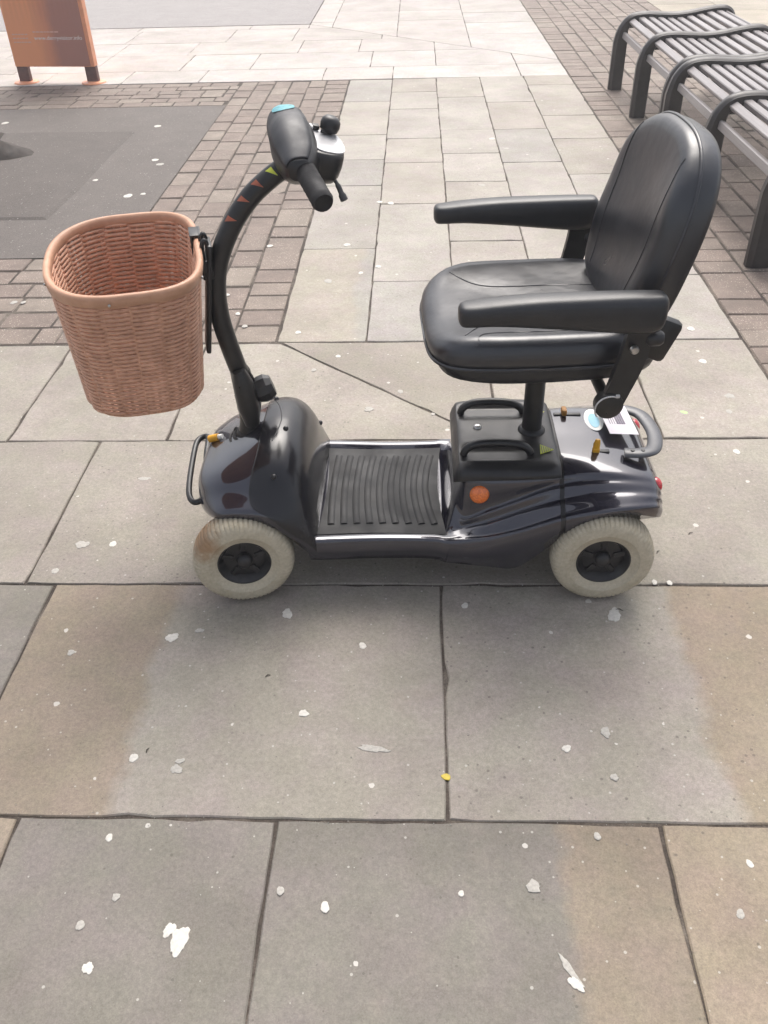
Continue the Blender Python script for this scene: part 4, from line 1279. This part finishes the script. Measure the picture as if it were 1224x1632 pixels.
# ------------------------------------------------------------------ sign
sg = empty('information_sign', (-2.62, 6.91, 0)); tag(sg, 'orange and brown information sign board on two short legs with round feet', 'sign')
sg.rotation_euler = (0, 0, R(-6))
bm = bmesh.new(); box(bm, (0, 0, .705), (.61, .06, 1.19), .004); finish('panel', bm, 'sign_orange', sg, 0)
bm = bmesh.new(); box(bm, (-.012, -.031, .705), (.575, .006, 1.18), .001); finish('printed_face', bm, 'sign', sg, 0)
for s in (-1, 1):
    bm = bmesh.new(); box(bm, (s*.262, 0, .075), (.085, .044, .15), .006); lg = finish('leg', bm, 'sign_leg', sg, 0)
    bm = bmesh.new(); lathe(bm, [(0, .012), (.07, .012), (.085, .008), (.09, 0), (0, 0)], 24); finish('foot_plate', bm, 'sign_orange', lg, 40, loc=(s*.262, 0, .0005))
def text(body, size, loc, mat, parent, width=None):
    cu = bpy.data.curves.new('lettering', 'FONT'); cu.body = body; cu.size = size; cu.extrude = .0004
    ob = bpy.data.objects.new('tmp', cu); COL.objects.link(ob)
    dg = bpy.context.evaluated_depsgraph_get(); me = bpy.data.meshes.new_from_object(ob.evaluated_get(dg)); bpy.data.objects.remove(ob)
    o = mobj('lettering', me, mat, parent, loc, (R(90), 0, 0)); 
    if width:
        xs = [v.co.x for v in me.vertices]; k = width/(max(xs)-min(xs)); o.scale = (k, 1, 1)
    return o
MAT['letter'] = solid('pale lettering', (.88, .82, .78), .5, .05, 30)
MAT['letter_dim'] = solid('dull lettering', (.78, .48, .38), .5, .05, 30)
text('www.derryvisitor.info', .036, (-.105, -.0346, .285), 'letter', sg, .36)
bm = bmesh.new()
x = -.105
while x < .08:
    w = random.uniform(.012, .03); box(bm, (x+w/2, -.0346, .335), (w, .001, .008)); x += w+.006
finish('small_print', bm, 'letter_dim', sg, 0)
bm = bmesh.new()
for zz in (.27, .295, .32):
    x = -.265
    while x < -.15:
        w = random.uniform(.01, .025); box(bm, (x+w/2, -.0346, zz), (w, .001, .007)); x += w+.006
finish('small_print', bm, 'letter_dim', sg, 0)

# ------------------------------------------------------------------ street tree at the left edge
tr = empty('street_tree', (-2.66, 4.98, 0)); tag(tr, 'bare street tree rooted in the asphalt, its dark flared root showing', 'tree')
bm = bmesh.new(); g = []
for i, (z, r) in enumerate(((-.02, .47), (.015, .42), (.045, .35), (.10, .26), (.2, .19), (.4, .15), (.8, .13), (1.5, .12), (2.4, .105), (3.1, .08))):
    ring = []
    for k in range(36):
        a = 2*math.pi*k/36
        fl = 1+(.16*math.sin(a*5+1)+.09*math.sin(a*9+2))*max(0, 1-z/.5)+.04*math.sin(a*7+z*5)
        ring.append(bm.verts.new((r*fl*math.cos(a), r*fl*math.sin(a), z+random.uniform(-.006, .006))))
    g.append(ring)
grid_faces(bm, g, True); bm.faces.new(g[-1])
finish('trunk', bm, 'bark', tr, 70)
for k in range(9):
    a = k*2.4; z = 2.2+.1*k; bm = bmesh.new(); L = random.uniform(.9, 1.6)
    p0 = Vector((0, 0, z)); d = Vector((math.cos(a)*.7, math.sin(a)*.7, .8)); pts = [p0+d*L*t+Vector((random.gauss(0, .04), random.gauss(0, .04), .1*t*t)) for t in (0, .25, .5, .75, 1)]
    tube(bm, pts, [.045, .035, .025, .016, .006], 8)
    for q in range(5):
        b0 = pts[1+q % 4]; dd = Vector((random.gauss(0, .5), random.gauss(0, .5), .6)); tube(bm, [b0, b0+dd*.3, b0+dd*.6], [.012, .008, .003], 5)
    finish('branch', bm, 'bark', tr, 70)

# ------------------------------------------------------------------ gum and litter on the paving
def blob(name, px, py, rpx, asp_=1.0, ang=0, mat='gum', lobes=.16, h=.0006, z=.0002):
    c = G(px, py); e = G(px+1, py)-c; k = e.length; r = rpx*k
    bm = bmesh.new(); n = 30; ph = [random.uniform(0, 6) for _ in range(5)]
    L = []
    for sc_, hz_ in ((1, -.0015), (.97, h*.35), (.80, h*.85), (.45, h)):
        ring = []
        for i in range(n):
            a = 2*math.pi*i/n
            q = 1+.55*lobes*(.7*math.sin(a*2+ph[0])+.6*math.sin(a*3+ph[1])+.45*math.sin(a*5+ph[2])+.35*math.sin(a*8+ph[3])+.3*math.sin(a*13+ph[4]))
            x, y = r*q*sc_*math.cos(a), r*q*sc_*asp_*math.sin(a)
            ring.append(bm.verts.new((x*math.cos(ang)-y*math.sin(ang), x*math.sin(ang)+y*math.cos(ang), hz_)))
        L.append(ring)
    grid_faces(bm, L, True); bm.faces.new(L[-1])
    BLOBS.append(1)
    return finish(name, bm, mat, None, 60, loc=(c.x, c.y, z+.00015*(len(BLOBS) % 5)))
BLOBS = []
BIG = [(274, 1016, 9, 1, 'round white gum spot left of the front tyre on tan slab'), (458, 978, 8, 1.2, 'pale gum spot just before the front tyre'),
       (979, 980, 10, 1.4, 'cream gum spot just before the rear tyre'), (286, 1499, 14, 1.5, 'largest white gum blob on the grey foreground slab'),
       (270, 1482, 9, 1.2, 'cream gum fleck touching the largest white blob'), (140, 1543, 8, 1.2, 'white gum spot with crumbs beyond the largest blob'),
       (903, 1193, 7, .9, 'small bright gum spot on the grey slab before the rear wheel'), (484, 1137, 7, 1, 'small bright gum spot on the grey part of the two tone slab')]
for px, py, r, a, lab_ in BIG:
    tag(blob('gum_spot', px, py, r*1.05, a, random.uniform(-.4, .4), 'gum', .30), lab_, 'gum')
def fleck_label(c):
    x, y = c.x, c.y
    if x < -1.25 and 3.47 < y < 6.1: return 'pale gum fleck trodden into the dark asphalt'
    if x < -.477 and y > 2.68: return 'pale gum fleck on the brick pavers beside the steering column'
    if x > 1.085: return 'pale gum fleck on the brick strip under the benches'
    if y > 6.8: return 'pale gum fleck on the far cross band of slabs'
    if y > 2.676: return 'pale gum fleck on the narrow slabs of the walkway beyond the scooter'
    if y > 2.06: return 'pale gum fleck on the slab row just behind the scooter'
    if y > 1.46: return 'pale gum fleck on the slab row under the scooter'
    if y > .858: return 'pale gum fleck on the slab row just before the wheels'
    return 'pale gum fleck on the nearest row of big slabs'
for px, py, r in ((128, 1475, 6), (578, 1029, 5), (741, 965, 4.5), (213, 1208, 6), (518, 1446, 6.5), (447, 1420, 5.5), (174, 1335, 5), (735, 1424, 4), (1180, 1457, 6), (1195, 1377, 5), (952, 1333, 5), (180, 867, 5), (88, 910, 5), (1043, 928, 4), (1067, 929, 4), (1120, 576, 5.5), (1162, 656, 4.5), (1174, 720, 5), (1101, 524, 5.5),
                  (500, 590, 3.5), (539, 568, 3.5), (638, 624, 4), (690, 660, 3), (251, 201, 4.5), (247, 255, 4.5), (255, 262, 5), (152, 287, 3.5), (204, 312, 6), (228, 309, 3.5), (15, 284, 4), (85, 237, 4), (8, 196, 4.5), (784, 221, 4), (807, 237, 3.5), (605, 322, 4), (623, 324, 4.5), (553, 390, 4.5), (523, 448, 5.5), (575, 435, 3.5), (603, 425, 4), (475, 530, 4), (768, 295, 4.5), (741, 72, 5), (430, 392, 4), (37, 482, 3.5), (1085, 438, 3), (110, 507, 3), (22, 482, 4.5), (362, 470, 3.5), (379, 500, 3.5), (390, 520, 4), (66, 320, 3)):
    c = blob('gum_fleck', px, py, r*1.1, 1.3, random.uniform(-.3, .3), random.choice(('gum', 'gum', 'gum_grey')))
    tag(c, fleck_label(G(px, py)), 'gum', fleck_label(G(px, py)).replace('fleck', 'flecks', 1))
SPL = [(281, 1226, 9, .8, 0, 'crumbly white splatter on the grey part of the two tone slab'), (287, 1213, 7, .6, .3, 'small white splatter touching a larger crumbly one on the two tone slab'),
 (965, 1167, 8, 1, 0, 'faint round splatter on the slab before the rear wheel'), (979, 1239, 7, .7, .6, 'faint slanted splatter on the slab before the rear wheel'),
 (595, 1193, 24, .22, -.2, 'long white smear lying across the two tone slab'), (910, 1548, 30, .16, -1.0, 'long thin white streak along the tan stone edge'), (918, 1568, 14, .5, -.9, 'bright white blotch at the end of the long thin streak'),
 (850, 1413, 12, .7, -.3, 'broad faint splatter on the grey slab beside the thin streak'), (131, 868, 10, .8, 0, 'whitish ring splatter left of the front tyre near a joint'), (230, 763, 9, .45, .1, 'flat white scrap mark left of the front bumper'),
 (1163, 631, 9, .6, -.3, 'white splatter on the slab between rear handle and brick strip'), (588, 652, 8, .7, 0, 'pale round splatter behind the footplate near the diagonal joint'), (318, 1005, 8, .4, 0, 'faint smear beside the round white gum spot'),
 (185, 1430, 7, .7, 0, 'faint small splatter beyond the largest white blob'), (113, 1040, 6, .8, 0, 'faint small splatter on the tan end of the two tone slab')]
for px, py, r, a, ang, lb in SPL:
    tag(blob('splatter', px, py, r, a*1.2, ang, 'gum_grey' if r != 14 else 'gum', .32, .0005), lb, 'splatter', 'dried splatter marks on the paving')
tag(blob('gum_spot', 1090, 657, 6, .7, -.5, 'gum_green'), 'lime green gum spot on the slab behind the rear handle', 'gum')
tag(blob('leaf_scrap', 711, 1238, 6, 1.2, 1.5, 'leaf', .2), 'tiny yellow leaf scrap caught in a slab joint', 'leaf')
for px, py, L, a in ((427, 1077, 5, .3), (235, 1196, 5, 1.2), (987, 972, 7, -.4), (1048, 880, 6, .8), (1100, 850, 6, .5)):
    c = G(px, py); bm = bmesh.new(); k = L*.0011
    tube(bm, [(-k, -.3*k, .0012), (0, .2*k, .0018), (k, -.1*k, .0012)], [.0008, .0012, .0006], 5); o = finish('twig', bm, 'twig', None, 60, loc=c, rot=(0, 0, a)); tag(o, 'tiny dark twig crumb lying on a slab', 'twig', 'twig crumbs on the slabs')
# fine crumbs scattered in the joints and over the slabs
bm = bmesh.new()
for k in range(900):
    if k < 520:
        jy = random.choice((.858, 1.460, 2.064, 2.672)); x, y = random.uniform(-1.3, 1.1), jy+random.gauss(0, .009)
    else:
        x, y = random.uniform(-2.2, 1.08), .3+random.random()**1.3*5.5
    s = random.uniform(.0006, .0019)
    r = bmesh.ops.create_icosphere(bm, subdivisions=0 if False else 1, radius=s) if False else None
    vs = [bm.verts.new((x+s*a, y+s*b, .0002+max(0, s*c))) for a, b, c in ((1, 0, 0), (-.5, .87, 0), (-.5, -.87, 0), (.1, .1, 1))]
    bm.faces.new((vs[0], vs[1], vs[3])); bm.faces.new((vs[1], vs[2], vs[3])); bm.faces.new((vs[2], vs[0], vs[3]))
tag(finish('crumbs', bm, 'gum_grey', None, 0), 'fine pale grit and crumbs scattered over the paving joints', 'grit', kind='stuff')

# ------------------------------------------------------------------ added thin air volume standing in for lens veiling glare
hz = NT('glare_haze')
hz.t.nodes.remove(hz.b)
pv = hz.n('VolumePrincipled')
pv.inputs['Color'].default_value = (.97, .95, .945, 1)
pv.inputs['Density'].default_value = .009
pv.inputs['Anisotropy'].default_value = .2
hz.l(pv.outputs[0], [n for n in hz.t.nodes if n.type == 'OUTPUT_MATERIAL'][0].inputs['Volume'])
MAT['glare_haze'] = hz.m
bm = bmesh.new(); box(bm, (0, 0, 2.2), (330, 330, 6.6))
tag(finish('glare_haze', bm, 'glare_haze', None, 0), 'added pale air volume standing in for lens veiling glare', 'glare_haze', kind='stuff')
